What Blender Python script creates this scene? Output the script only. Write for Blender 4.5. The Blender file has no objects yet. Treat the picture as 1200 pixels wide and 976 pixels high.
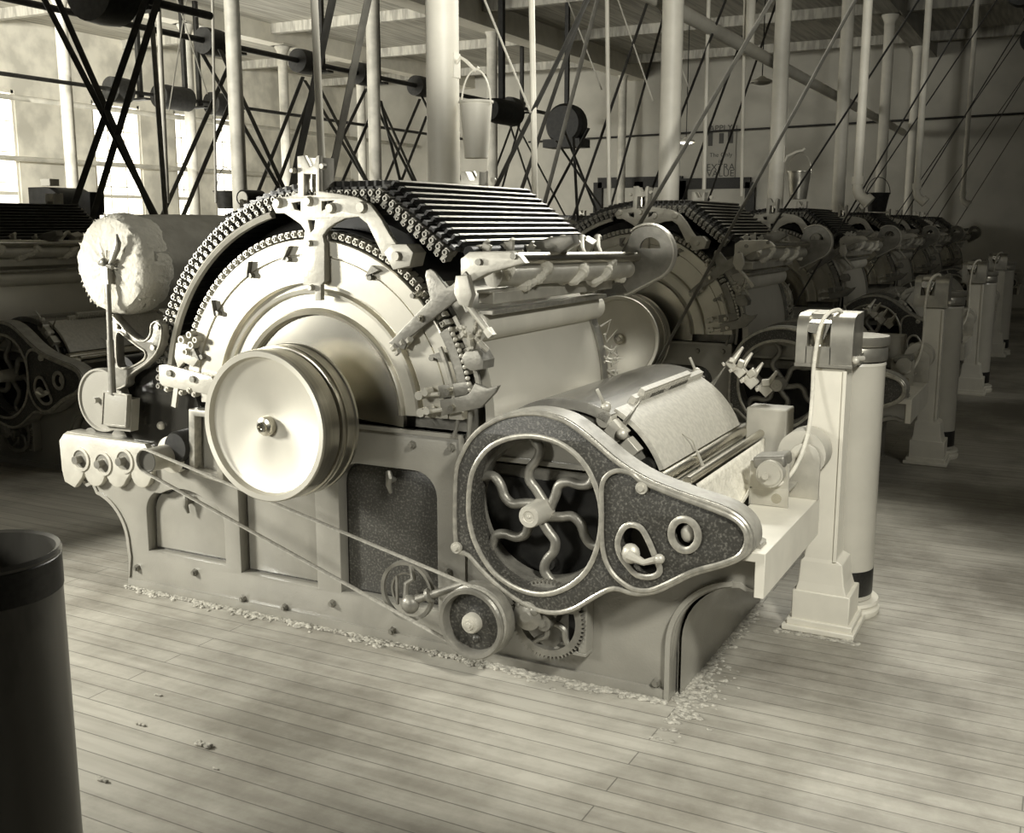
import bpy, bmesh, math, random
from math import radians as R, sin, cos, pi, atan, tan
from mathutils import Vector, Matrix
random.seed(7)
S = bpy.context.scene
COL = S.collection
# ---------------------------------------------------------------- camera
FPX = 1245.0; CX, CY = 600.0, 488.0; EYE = 1.5
PITCH = atan(223/FPX); YAW = atan(661*cos(PITCH)/FPX)
cam_d = bpy.data.cameras.new('camera'); cam = bpy.data.objects.new('camera', cam_d); COL.objects.link(cam)
cam.location = (0, 0, EYE); cam.rotation_euler = (pi/2-PITCH, 0, YAW)
cam_d.sensor_width = 36; cam_d.lens = FPX/1200*36; cam_d.clip_end = 200
S.camera = cam
# origin of the nearest machine: floor below its cylinder shaft, on the face of the near side frame
OX, OY = -2.40, 3.075
PITCH_Y = 3.22                      # distance between neighbouring machines
WID = 1.10                          # width of a machine
_rm = cam.rotation_euler.to_matrix()
def at(px, py, y):                  # a point of the photograph taken back onto the world plane Y = y
    d = _rm @ Vector(((px-CX)/FPX, -(py-CY)/FPX, -1)); t = y/d.y
    return Vector((d.x*t, y, EYE+d.z*t))
def T(y, pts):                      # outline on the machine plane at depth y, as (x, z)
    out = []
    for p in pts:
        v = at(p[0], p[1], OY+y); out.append((v.x-OX, v.z))
    return out
def T1(y, px, py): return T(y, [(px, py)])[0]
# ---------------------------------------------------------------- materials
TINT = (1.0, .958, .83)
def g(v): return (v*TINT[0], v*TINT[1], v*TINT[2], 1)
def mat(name, v, rough=.5, metal=0.0, v2=None, scale=30, bump=0.0, bscale=60, stretch=None, aniso=0, spec=.5, detail=4, coat=0, lo=.4, hi=.6):
    m = bpy.data.materials.new(name); m.use_nodes = True; nt = m.node_tree; b = nt.nodes['Principled BSDF']
    b.inputs['Base Color'].default_value = g(v); b.inputs['Roughness'].default_value = rough
    b.inputs['Metallic'].default_value = metal; b.inputs['Specular IOR Level'].default_value = spec
    b.inputs['Coat Weight'].default_value = coat; b.inputs['Coat Roughness'].default_value = .15
    tc = nt.nodes.new('ShaderNodeTexCoord'); mp = nt.nodes.new('ShaderNodeMapping')
    nt.links.new(tc.outputs['Object'], mp.inputs['Vector'])
    if stretch: mp.inputs['Scale'].default_value = stretch
    if v2 is not None:
        n = nt.nodes.new('ShaderNodeTexNoise'); n.inputs['Scale'].default_value = scale; n.inputs['Detail'].default_value = detail
        r = nt.nodes.new('ShaderNodeValToRGB'); r.color_ramp.elements[0].position = lo; r.color_ramp.elements[1].position = hi
        r.color_ramp.elements[0].color = g(v); r.color_ramp.elements[1].color = g(v2)
        nt.links.new(mp.outputs[0], n.inputs['Vector']); nt.links.new(n.outputs['Fac'], r.inputs[0]); nt.links.new(r.outputs[0], b.inputs['Base Color'])
    if bump:
        n2 = nt.nodes.new('ShaderNodeTexNoise'); n2.inputs['Scale'].default_value = bscale; n2.inputs['Detail'].default_value = 3
        bp = nt.nodes.new('ShaderNodeBump'); bp.inputs['Strength'].default_value = bump; bp.inputs['Distance'].default_value = .01
        nt.links.new(mp.outputs[0], n2.inputs['Vector']); nt.links.new(n2.outputs['Fac'], bp.inputs['Height']); nt.links.new(bp.outputs[0], b.inputs['Normal'])
    if aniso:
        b.inputs['Anisotropic'].default_value = aniso
        tg = nt.nodes.new('ShaderNodeTangent'); tg.direction_type = 'RADIAL'; tg.axis = 'Y'
        nt.links.new(tg.outputs[0], b.inputs['Tangent'])
    return m
M = dict(
 paint = mat('enamel_paint', .27, .32, v2=.31, scale=5, bump=.10, bscale=120, coat=.5),
 paintd = mat('dusty_paint_and_door_shade', .045, .38, v2=.16, scale=120, bump=.15, bscale=200, detail=6, lo=.5, hi=.72),
 edge = mat('worn_bright_edge', .48, .35, metal=.5, v2=.36, scale=40),
 dark = mat('oily_black_iron', .012, .55, v2=.022, scale=20, spec=.35),
 darkg = mat('black_gloss_sheet', .03, .18, coat=.5),
 steel = mat('polished_steel', .62, .26, metal=1, v2=.55, scale=8),
 steelb = mat('brushed_steel_disc', .62, .48, metal=.45, aniso=.55, v2=.67, scale=5),
 steelr = mat('turned_steel_rim', .55, .30, metal=1, v2=.42, scale=60, stretch=(.02, 8, .02)),
 shield = mat('sheet_steel_shield', .62, .24, metal=1, v2=.5, scale=3),
 bend = mat('machined_bend_iron', .66, .36, metal=.85, v2=.60, scale=10),
 cast = mat('bright_cast_iron', .56, .45, metal=.3, v2=.48, scale=12, bump=.12, bscale=60),
 iron = mat('grey_cast_iron', .27, .42, metal=.45, v2=.20, scale=16, bump=.12, bscale=80),
 flat = mat('dark_flat_bar', .05, .3, v2=.03, scale=20),
 rib = mat('worn_flat_rib', .50, .4, metal=.3, v2=.40, scale=30),
 chain = mat('oily_chain_steel', .30, .45, metal=.5, v2=.20, scale=60),
 flange = mat('toplit_guard_flange', .34, .5, v2=.26, scale=20, bump=.1),  # lighter grey paints in the light falling on the flange from above
 cover = mat('pale_cylinder_cover', .66, .36, metal=.3, v2=.62, scale=4),
 wood = mat('varnished_wood_cover', .16, .25, v2=.30, scale=9, stretch=(1, .12, 1), coat=.5),
 plate = mat('pale_painted_plate', .50, .5, v2=.42, scale=60, bump=.1),
 white = mat('white_paint', .72, .5, v2=.66, scale=6),
 whitec = mat('cream_coiler_paint', .78, .42, v2=.72, scale=7),
 whited = mat('grimy_white_paint', .55, .55, v2=.42, scale=5),
 fibre = mat('sliver_can_fibre', .55, .35, v2=.50, scale=5, coat=.3),
 fibred = mat('dark_sliver_can_fibre', .085, .4, v2=.03, scale=9, stretch=(1, 1, .35), coat=.2, lo=.5, hi=.7),
 black = mat('black_band', .012, .4, v2=.02, scale=90),
 cotton = mat('cotton_fibre', .74, .95, v2=.64, scale=25, bump=.7, bscale=55, spec=.1),
 fluff = mat('lap_end_fluff', .52, .95, v2=.46, scale=25, bump=.6, bscale=55, spec=.1),
 cap = mat('pulley_cap_iron', .12, .4, metal=.5),
 lapm = mat('shaded_cotton_lap', .33, .95, v2=.28, scale=14, bump=.3, bscale=30, spec=.1),  # greyer than the end: the shade on the roll is in its colour
 lint = mat('floor_lint', .52, .95, v2=.32, scale=60, bump=.6, bscale=120, spec=.1),
 belt = mat('leather_belt', .035, .6, v2=.055, scale=12),
 beltg = mat('worn_grey_belt', .16, .6, v2=.22, scale=12),
 rope = mat('cotton_rope', .30, .8, v2=.40, scale=80),
 galv = mat('galvanised_steel', .45, .35, metal=.8, v2=.35, scale=12),
 paper = mat('poster_paper', .30, .7),
 ink = mat('poster_ink', .05, .7),
)
# ---------------------------------------------------------------- mesh building
class MB:
    def __init__(s): s.bm = bmesh.new()
    def _add(s, verts, faces):
        vs = [s.bm.verts.new(v) for v in verts]
        for f in faces:
            try: s.bm.faces.new([vs[i] for i in f])
            except ValueError: pass
        return s
    def box(s, x0, x1, y0, y1, z0, z1, mx=None):
        v = [Vector((x, y, z)) for z in (z0, z1) for y in (y0, y1) for x in (x0, x1)]
        if mx: v = [mx @ p for p in v]
        return s._add(v, [(0,2,3,1), (4,5,7,6), (0,1,5,4), (2,6,7,3), (0,4,6,2), (1,3,7,5)])
    def obox(s, c, size, rot=(0,0,0)):
        from mathutils import Euler
        m = Matrix.Translation(c) @ Euler(rot).to_matrix().to_4x4()
        a, b, d = size[0]/2, size[1]/2, size[2]/2
        return s.box(-a, a, -b, b, -d, d, m)
    def cyl(s, p0, p1, r, r2=None, seg=20, caps=True):
        p0, p1 = Vector(p0), Vector(p1); r2 = r if r2 is None else r2
        d = (p1-p0).normalized(); a = d.orthogonal().normalized(); b = d.cross(a)
        v = [p + (a*cos(2*pi*i/seg)+b*sin(2*pi*i/seg))*q for p, q in ((p0, r), (p1, r2)) for i in range(seg)]
        f = [(i, (i+1)%seg, seg+(i+1)%seg, seg+i) for i in range(seg)]
        if caps: f += [tuple(range(seg))[::-1], tuple(range(seg, 2*seg))]
        return s._add(v, f)
    def tube(s, pts, r, seg=8, closed=False, flat=None):
        pts = [Vector(p) for p in pts]; n = len(pts); rings = []; a = None
        for i, p in enumerate(pts):
            q = pts[(i+1) % n] if (closed or i < n-1) else p; o = pts[i-1] if (closed or i > 0) else p
            d = (q-o).normalized()
            if a is None: a = (d.orthogonal() if flat is None else Vector(flat)); 
            if flat is not None: a = Vector(flat)
            a = (a-d*a.dot(d)).normalized(); b = d.cross(a)
            rr = r[i] if isinstance(r, (list, tuple)) and flat is None else r
            if flat is not None: ra, rb = r
            else: ra = rb = rr
            rings.append([p+a*cos(2*pi*(k+.5)/seg)*ra+b*sin(2*pi*(k+.5)/seg)*rb for k in range(seg)])
        v = [x for rg in rings for x in rg]; f = []
        m = n if closed else n-1
        for i in range(m):
            j = (i+1) % n
            f += [(i*seg+k, i*seg+(k+1)%seg, j*seg+(k+1)%seg, j*seg+k) for k in range(seg)]
        if not closed: f += [tuple(range(seg))[::-1], tuple(range((n-1)*seg, n*seg))]
        return s._add(v, f)
    def lathe(s, prof, cx=0, cz=0, seg=64, a0=0, a1=360, close=False):   # profile (radius, y) around an axis along y
        full = abs(a1-a0) >= 359.9; n = seg if full else seg+1
        v = [Vector((cx+r*cos(R(a0+(a1-a0)*i/seg)), y, cz+r*sin(R(a0+(a1-a0)*i/seg)))) for i in range(n) for r, y in prof]
        k = len(prof); f = []
        for i in range(seg):
            j = (i+1) % n
            for q in range(k if close else k-1):
                w = (q+1) % k; f.append((i*k+q, i*k+w, j*k+w, j*k+q))
        if close and not full: f += [tuple(range(k)), tuple(range((n-1)*k, n*k))[::-1]]
        return s._add(v, f)
    def zlathe(s, prof, cx=0, cy=0, seg=40):                               # profile (radius, z) around an upright axis
        k = len(prof)
        v = [Vector((cx+r*cos(2*pi*i/seg), cy+r*sin(2*pi*i/seg), z)) for i in range(seg) for r, z in prof]
        f = [(i*k+q, ((i+1)%seg)*k+q, ((i+1)%seg)*k+q+1, i*k+q+1) for i in range(seg) for q in range(k-1)]
        return s._add(v, f)
    def ball(s, c, r, sc=(1,1,1), seg=12):
        n = max(4, seg//2); v = [(c[0], c[1], c[2]+r*sc[2])]
        for j in range(1, n):
            p = pi*j/n
            for i in range(seg): q = 2*pi*i/seg; v.append((c[0]+r*sc[0]*sin(p)*cos(q), c[1]+r*sc[1]*sin(p)*sin(q), c[2]+r*sc[2]*cos(p)))
        v.append((c[0], c[1], c[2]-r*sc[2])); L = len(v)-1
        f = [(0, 1+i, 1+(i+1)%seg) for i in range(seg)]+[(L, L-seg+(i+1)%seg, L-seg+i) for i in range(seg)]
        f += [(1+(j-1)*seg+i, 1+j*seg+i, 1+j*seg+(i+1)%seg, 1+(j-1)*seg+(i+1)%seg) for j in range(1, n-1) for i in range(seg)]
        return s._add(v, f)
    def strip(s, rows):                                                    # grid of points
        k = len(rows[0]); v = [Vector(p) for r in rows for p in r]
        return s._add(v, [(i*k+q, i*k+q+1, (i+1)*k+q+1, (i+1)*k+q) for i in range(len(rows)-1) for q in range(k-1)])
    def plate(s, outline, y0, y1, holes=(), bev=0):                        # solid plate in the xz plane with holes
        cu = bpy.data.curves.new('t', 'CURVE'); cu.dimensions = '2D'; cu.fill_mode = 'BOTH'
        cu.extrude = max(abs(y1-y0)/2-bev, 1e-4); cu.bevel_depth = bev; cu.bevel_resolution = 1; cu.offset = -bev
        for loop in [outline]+list(holes):
            sp = cu.splines.new('POLY'); sp.points.add(len(loop)-1); sp.use_cyclic_u = True
            for p, q in zip(sp.points, loop): p.co = (q[0], q[1], 0, 1)
        o = bpy.data.objects.new('t', cu)
        me = bpy.data.meshes.new_from_object(o)
        ym = (y0+y1)/2
        me.transform(Matrix(((1,0,0,0), (0,0,-1,ym), (0,1,0,0), (0,0,0,1))))
        s.bm.from_mesh(me); bpy.data.meshes.remove(me); bpy.data.objects.remove(o); bpy.data.curves.remove(cu)
        return s
    def xf(s, m): s.bm.transform(m); return s
    def mirror_y(s, w=WID):
        s.bm.transform(Matrix(((1,0,0,0), (0,-1,0,w), (0,0,1,0), (0,0,0,1)))); bmesh.ops.reverse_faces(s.bm, faces=s.bm.faces[:]); return s
    def build(s, name, m, parent=None, smooth=35, loc=None, bevel=0, weld=True):
        if weld: bmesh.ops.remove_doubles(s.bm, verts=s.bm.verts[:], dist=1e-5)
        bmesh.ops.recalc_face_normals(s.bm, faces=s.bm.faces[:])
        me = bpy.data.meshes.new(name); s.bm.to_mesh(me); s.bm.free()
        me.materials.append(M[m] if isinstance(m, str) else m)
        if smooth:
            me.polygons.foreach_set('use_smooth', [True]*len(me.polygons)); me.set_sharp_from_angle(angle=R(smooth))
        o = bpy.data.objects.new(name, me); COL.objects.link(o)
        if parent: o.parent = parent
        if loc is not None: o.location = loc
        if bevel:
            b = o.modifiers.new('bevel', 'BEVEL'); b.width = bevel; b.segments = 2; b.limit_method = 'ANGLE'; b.angle_limit = R(40)
        return o
def arc(cx, cz, r, a0, a1, n=24, rz=None): return [(cx+r*cos(R(a0+(a1-a0)*i/n)), cz+(rz or r)*sin(R(a0+(a1-a0)*i/n))) for i in range(n+1)]
def spl(pts, n=8, closed=True):                                            # smooth curve through points of any dimension
    out = []; L = len(pts); rng = range(L) if closed else range(L-1)
    for i in rng:
        p = [pts[(i+k) % L] if closed else pts[min(max(i+k, 0), L-1)] for k in (-1, 0, 1, 2)]
        for j in range(n):
            t = j/n; out.append(tuple(.5*((2*b)+(-a+c)*t+(2*a-5*b+4*c-d)*t*t+(-a+3*b-3*c+d)*t**3) for a, b, c, d in zip(*p)))
    if not closed: out.append(tuple(pts[-1]))
    return out
def inset(pts, d):                                                         # offset a closed outline inwards
    A = sum(p[0]*q[1]-q[0]*p[1] for p, q in zip(pts, pts[1:]+pts[:1])); sg = 1 if A > 0 else -1; out = []
    for i, p in enumerate(pts):
        a, b = Vector(pts[i-1]), Vector(pts[(i+1) % len(pts)]); t = (b-a).normalized()
        out.append((p[0]-t.y*d*sg, p[1]+t.x*d*sg))
    return out
def at_y(pts, y): return [(p[0], y, p[1]) for p in pts]
def tag(o, label=None, cat=None, group=None, kind=None):
    if label: o['label'] = label
    if cat: o['category'] = cat
    if group: o['group'] = group
    if kind: o['kind'] = kind
    return o
def empty(name, loc=(0,0,0), rz=0):
    o = bpy.data.objects.new(name, None); COL.objects.link(o); o.location = loc; o.rotation_euler = (0,0,rz); o.empty_display_size = .1; return o
CH = {}
def copy_tree(o, parent=None, skip=()):
    c = o.copy(); COL.objects.link(c)
    if parent: c.parent = parent
    for k in [x for x in KIDS.get(o.name, [])]:
        if k.name.split('.')[0] in skip: continue
        copy_tree(k, c, skip)
    return c
def index_kids():
    KIDS.clear()
    for o in bpy.data.objects:
        if o.parent: KIDS.setdefault(o.parent.name, []).append(o)
KIDS = {}
# ================================================================ the carding machine (built once, then copied)
CZ = .835                                                                   # height of the cylinder shaft
card = empty('carding_machine', (OX, OY, 0))
tag(card, 'complete carding machine in the foreground with its big flat-faced pulley and no driving belt', 'carding machine', 'carding machines in the receding row')
def P(mb, name, m, parent=None, **k): return mb.build(name, m, parent or card, **k)
# ---- side frames with their doors
arch_l = arc(-1.36, .13, .33, 62, 0, 10)
OUT = [(-1.035, 0), (-1.03, .13)] + arc(-1.24, .18, .205, 0, 78, 10) + [(-1.22, .42), (-1.25, .405)] + arc(-1.29, .47, .055, 290, 190, 5) + \
      [(-1.365, .47), (-1.375, .59)] + arc(-1.335, .605, .035, 180, 90, 4) + [(-.86, .625)] + arc(-.86, .595, .03, 90, 20, 3) + \
      [(-.80, .56), (-.60, .56), (-.60, .80), (.612, .80), (.612, .74), (1.20, .74), (1.48, .62), (1.64, .56), (1.64, .41), (1.60, .405)] + \
      arc(1.60, .19, .225, 95, 176, 12) + [(1.355, .0)]
def rrect(x0, x1, z0, z1, r): return [(x0, z0), (x1, z0)] + arc(x1-r, z1-r, r, 0, 90, 6) + arc(x0+r, z1-r, r, 90, 180, 6)
D1 = [(-.915, .168), (-.495, .168)] + arc(-.595, .335, .10, 0, 60, 6) + arc(-.705, .19, .265, 62, 118, 8) + arc(-.815, .335, .10, 120, 180, 6)
D2 = rrect(-.415, -.04, .150, .60, .03)
D3 = rrect(.072, .495, .150, .652, .09)
HOLE = arc(.925, .575, .275, 0, 350, 35)
for side in (0, 1):
    mb = MB().plate(OUT, 0, .060, [D1, D2, D3, HOLE], bev=.005)
    mb.box(-1.035, 1.352, -.012, .05, 0, .035)                              # foot flange
    mb.box(-.60, .612, -.012, .05, .785, .80)
    mb.box(.595, .615, -.012, .01, .03, .79)
    mb.plate(OUT, -.0075, 0, [inset(OUT, .016)])                            # raised bead round the frame
    if side: mb.mirror_y()
    fr = P(mb, 'side_frame', 'paint')
    for i, D in enumerate((D1, D2, D3)):
        mb = MB().plate(inset(D, -.004), .050, .064); 
        mb.plate(inset(D, .010), .042, .052, bev=.004)
        if side: mb.mirror_y()
        dr = P(mb, 'door', ('paint', 'paint', 'paintd')[i])  # third door gets the dark paint to stand for the pulley's shadow
        if i != 1:
            x, z = ((-.70, .40), 0, (.29, .60))[i]
            mb = MB().cyl((x, .045, z), (x, .015, z), .011, seg=12)
            mb.tube([(x-.006, .015, z+.035), (x+.004, .009, z+.01), (x-.002, .009, z-.015), (x+.004, .015, z-.045)], [.010, .014, .011, .006])
            if side: mb.mirror_y()
            P(mb, 'door_handle', 'iron', dr)
    for x, z in ((-.985, .085), (-.66, .115), (-.41, .045), (-.20, .045), (.03, .10), (.545, .30), (.30, .04), (1.32, .05), (.56, .75), (.40, .745)):
        mb = MB().cyl((x, 0, z), (x, -.014, z), .016, .013, seg=6).cyl((x, -.014, z), (x, -.020, z), .008, seg=10)
        if side: mb.mirror_y()
        P(mb, 'frame_bolt', 'iron')
# inner linings so one does not look through the doors
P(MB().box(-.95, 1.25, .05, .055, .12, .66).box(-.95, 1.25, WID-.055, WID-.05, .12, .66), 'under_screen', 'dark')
# ---- feed end: head casting with three roller bearings
for side in (0, 1):
    mb = MB().plate([(-1.372, .47), (-1.375, .60), (-1.345, .632), (-.87, .632), (-.845, .60), (-.84, .50)] + arc(-.905, .50, .055, 0, -180, 8)[1:] +
                    arc(-1.045, .49, .06, 0, -180, 8)[1:] + arc(-1.175, .48, .06, 0, -180, 8)[1:] + [(-1.25, .45), (-1.30, .40), (-1.36, .42)], -.03, .0, bev=.006)
    if side: mb.mirror_y()
    P(mb, 'feed_bracket', 'cast')
    for i, (x, z) in enumerate(T(-.03, [(146, 540), (121, 543), (95, 538)])):
        mb = MB().lathe([(.052, -.03), (.052, -.036), (.040, -.037), (.034, -.020)], x, z, 28)
        if side: mb.mirror_y()
        b = P(mb, 'roller_bearing', 'cast')
        mb = MB().cyl((x, -.0, z), (x, -.032, z), .040, seg=24).cyl((x-.004, -.03, z), (x-.004, -.062, z), .019, .017, seg=16)
        if side: mb.mirror_y()
        P(mb, 'roller_shaft', 'iron', b)
P(MB().box(-1.36, -.85, -.0, WID, .60, .625), 'feed_plate', 'darkg', bevel=.006)
for x, r in ((-1.27, .045), (-1.10, .05), (-.93, .06)):
    P(MB().cyl((x, .05, .56+r), (x, WID-.05, .56+r), r, seg=24), 'feed_roller', 'iron')
# licker-in cover and its bearing
P(MB().lathe([(.0, .0), (.205, .0), (.212, .01), (.212, WID-.02), (.0, WID-.01)], -.80, .765, 48), 'licker_in_cover', 'darkg')
P(MB().lathe([(0, -.07), (.055, -.068), (.062, -.055), (.062, .04)], -.665, .645, 28).box(-.73, -.60, -.045, .04, .555, .64), 'licker_in_bearing', 'dark')
P(MB().ball((-.80, -.002, .71), .018), 'oil_cup', 'cast')
P(MB().plate([(-.615, .545), (-.44, .52), (-.44, .80), (-.60, .80)], -.05, -.01, [[(-.585, .565), (-.47, .55), (-.47, .775), (-.572, .775)]], bev=.003), 'pulley_bracket', 'edge')
# small rope pulley driving the delivery end
FP = T1(-.17, 172, 540)
P(MB().lathe([(.044, -.17), (.046, -.168), (.046, -.05), (.074, -.045), (.076, -.02), (0, -.018)], FP[0], FP[1], 36), 'rope_pulley', 'cast')
P(MB().lathe([(0, -.164), (.038, -.165), (.041, -.172), (.045, -.172), (.0455, -.16)], FP[0], FP[1], 36), 'pulley_cap', 'cap')
# ---- cylinder, shields and bends
P(MB().lathe([(.10, .06), (.605, .06), (.605, WID-.06), (.10, WID-.06)], 0, CZ, 96), 'cylinder', 'iron')
for side in (0, 1):
    mb = MB().lathe([(.02, -.004), (.28, .000), (.36, .006), (.365, .02)], 0, CZ, 90, -5, 185)
    if side: mb.mirror_y()
    P(mb, 'side_shield', 'shield')
    mb = MB().lathe([(.352, .03), (.352, -.012), (.366, -.020), (.372, -.012), (.376, -.004), (.424, -.004), (.428, -.016), (.440, -.018), (.446, .004), (.462, .004), (.466, -.022),
                     (.560, -.024), (.562, -.019), (.566, -.019), (.568, -.028), (.618, -.030), (.622, -.026), (.622, .05)], 0, CZ, 110, 2, 178)
    if side: mb.mirror_y()
    P(mb, 'bend_arch', 'bend')
    for a in (162, 142, 119, 100, 62, 38, 24):
        u = Vector((cos(R(a)), 0, sin(R(a)))); w = Vector((-sin(R(a)), 0, cos(R(a)))); c = Vector((0, 0, CZ))
        mb = MB(); q = [c+u*.555+w*.012, c+u*.60-w*.028, c+u*.60+w*.006]
        mb._add([p+Vector((0, y, 0)) for y in (-.028, -.05) for p in q], [(0,1,2), (3,5,4), (0,3,4,1), (1,4,5,2), (2,5,3,0)])
        p = c+u*.556; mb.cyl((p.x, -.024, p.z), (p.x, -.045, p.z), .010, seg=8)
        if side: mb.mirror_y()
        P(mb, 'setting_lug', 'iron')
# ---- chains that carry the flats
PT = Vector((.10, CZ+.792)); PE = Vector((.300, 1.612)); PF = Vector((.585, 1.395))
def outer_path(step, r, a0=177):
    pts = []; a = a0
    while a > 93.5: pts.append((r*cos(R(a)), CZ+r*sin(R(a)), a-90)); a -= math.degrees(step/r)
    def seg(p, q):
        n = max(1, round((q-p).length/step)); an = math.degrees(math.atan2((q-p).y, (q-p).x))
        return [(*(p+(q-p)*(i/n)), an) for i in range(n)]
    off = r-.775
    A, B, C = Vector((.0-.06, CZ+r)), PE+Vector((.4, .9)).normalized()*off, PF+Vector((.6, .8)).normalized()*off
    return pts + seg(A, B) + seg(B, C)
def ring(mb, m, y, r, x, z):                                                # a hollow screw head
    n = 9; pr = ((r, 0), (r*.9, -.009), (r*.5, -.009), (r*.42, -.002), (.0001, -.002))
    v = [m @ Vector((x+q*cos(2*pi*i/n), y+d, z+q*sin(2*pi*i/n))) for i in range(n) for q, d in pr]
    mb._add(v, [(i*5+k, i*5+k+1, ((i+1)%n)*5+k+1, ((i+1)%n)*5+k) for i in range(n) for k in range(4)])
def chain(path, w=.026, r=.011, y0=-.035, y1=.03, two=False):
    mb = MB()
    for x, z, an in path:
        m = Matrix.Translation((x, 0, z)) @ Matrix.Rotation(-R(an), 4, 'Y')
        mb.box(-w*.42, w*.42, y0+.010, y1, -.012, .012, m)
        ring(mb, m, y0+.010, r, 0, 0)
        if two: ring(mb, m, y0+.012, r*.72, w*.45, -.025); mb.box(-w*.3, w*.3, y0+.014, y1, -.034, -.014, m)
    return mb
inner = []; a = 172
while a > 16: inner.append((.640*cos(R(a)), CZ+.640*sin(R(a)), a-90)); a -= math.degrees(.030/.64)
for side in (0, 1):
    mb = chain(outer_path(.034, .775), two=True)
    if side: mb.mirror_y()
    P(mb, 'flat_chain', 'chain')
    mb = chain(inner, .022, .0085, -.03, .03)
    if side: mb.mirror_y()
    P(mb, 'working_chain', 'cast')
    rail = [(.738, -.022), (.738, .0), (.716, .0), (.716, -.022), (.728, -.03)]
    mb = MB().lathe(rail, 0, CZ, 40, 104, 177, close=True)
    if side: mb.mirror_y()
    P(mb, 'chain_rail', 'cast')
P(MB().lathe([(.625, .03), (.625, .04), (.655, .04), (.655, WID-.04), (.625, WID-.04)], 0, CZ, 80, 12, 172), 'working_flats', 'flat')
P(MB().lathe([(.66, .12), (.71, .12), (.71, WID-.12), (.66, WID-.12)], 0, CZ, 80, 60, 176), 'chain_gap_shade', 'dark')  # dark drum standing in for the shadow in the hollow between the chains
# the flats themselves, each a T-shaped bar across the machine
for x, z, an in outer_path(.0335, .803):
    m = Matrix.Translation((x, 0, z)) @ Matrix.Rotation(-R(an), 4, 'Y')
    mb = MB().box(-.0145, .0145, .045, WID-.045, -.018, .0, m).box(-.0045, .0045, .03, WID-.03, 0, .018, m)
    for y in (.0, WID-.05): mb.box(-.011, .011, y, y+.05, -.02, -.004, m)
    f = P(mb, 'flat_bar', 'flat')
    P(MB().box(-.0040, .0050, .06, WID-.06, .0178, .0205, m), 'polished_rib', 'rib', f)
# ---- the standing bracket on each side
def bracket(side):
    Y0, Y1 = -.055, .02
    body = T(Y0, [(348,183),(356,182),(362,195),(367,195),(371,182),(374,182),(374,224),(396,227),(418,231),(434,240),(446,256),(456,274),(468,292),(462,300),(448,300),(438,278),(430,262),(420,254),(404,256),
                  (392,262),(384,268),(378,276),(380,286),(380,330),(376,334),(376,352),(369,352),(368,334),(355,334),(355,286),(357,270),(352,263),(342,256),(333,250),(323,250),(318,240),(324,231),(338,230),(349,226)])
    win = T(Y0, [(356,204),(370,204),(370,229),(356,229)])
    w2 = T(Y0, [(342,238),(352,236),(352,247),(345,245)]); w3 = T(Y0, [(377,236),(391,235),(383,243),(377,247)]); w4 = T(Y0, [(361,258),(369,258),(368,268),(364,272)])
    mb = MB().plate(body, Y0, Y0+.022, [win, w2, w3, w4], bev=.003)
    post = T(Y0, [(349,184),(355,184),(361,197),(368,197),(372,184),(374,184),(374,229),(349,229)])
    mb.plate(post, Y0+.02, .03, [win], bev=.002)
    lo = T(Y0, [(357,276),(380,276),(380,330),(357,330)]); mb.plate(lo, Y0+.02, -.0, bev=.002)
    if side: mb.mirror_y()
    b = P(mb, 'flats_bracket', 'cast')
    for (px, py, r) in ((327, 238, .020), (363, 236, .018), (389, 244, .020), (380, 195, .012), (345, 200, .010), (364, 285, .012), (366, 337, .012), (425, 243, .022)):
        x, z = T1(Y0, px, py); mb = MB().cyl((x, Y0, z), (x, Y0-.018, z), r, r*.75, seg=12)
        if side: mb.mirror_y()
        P(mb, 'bracket_boss', 'cast', b)
    x, z = T1(Y0, 363, 214); mb = MB().cyl((x, Y0+.015, z-.03), (x, Y0+.015, z+.035), .007, seg=10).cyl((x, Y0+.015, z-.022), (x, Y0+.015, z+.012), .012, seg=10)
    if side: mb.mirror_y()
    P(mb, 'adjusting_screw', 'steel', b)
    # clamp block where the bent arm lands
    q = T(Y0, [(452,296),(460,286),(478,286),(486,296),(482,312),(462,316)])
    mb = MB().plate(q, Y0-.01, .02, bev=.004); x, z = T1(Y0, 468, 300); mb.cyl((x, Y0-.01, z), (x, Y0-.028, z), .016, seg=8)
    if side: mb.mirror_y()
    P(mb, 'arm_clamp', 'cast')
for s_ in (0, 1): bracket(s_)
# rear end plate of the flats on the left
mb = MB().plate(T(-.05, [(186,428),(193,427),(247,441),(250,446),(250,463),(246,463),(190,452),(186,446)]), -.05, -.03, bev=.003)
P(mb, 'rear_flats_plate', 'cast')
for px, py in ((200, 437), (227, 444)):
    x, z = T1(-.05, px, py); P(MB().cyl((x, -.05, z), (x, -.062, z), .013, seg=12), 'plate_screw', 'iron')
mb = MB(); x, z = T1(-.05, 204, 463); mb.obox((x, -.04, z), (.022, .012, .10), (0, R(14), 0)); x, z = T1(-.05, 237, 464); mb.obox((x, -.03, z), (.03, .02, .05))
for px, py in ((196, 456), (213, 460), (222, 457), (228, 462)): x, z = T1(-.05, px, py); mb.cyl((x, -.03, z), (x, -.055, z), .011, seg=6).cyl((x, -.055, z), (x, -.062, z), .006, seg=8)
P(mb, 'stripping_roller_bearing', 'cast')
mb = MB()
for px, py, r in ((215, 398, .02), (224, 392, .016), (226, 404, .018), (219, 412, .016), (231, 398, .014)): x, z = T1(-.05, px, py); mb.lathe([(.0001, -.052), (r*.4, -.054), (r*.5, -.064), (r*.8, -.064), (r*.85, -.05), (r*.85, -.03), (0, -.028)], x, z, 12)
x, z = T1(-.05, 212, 415); mb.plate(T(-.05, [(205,402),(216,402),(232,420),(225,430),(214,425),(207,432),(203,418)]), -.045, -.02, bev=.003)
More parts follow.
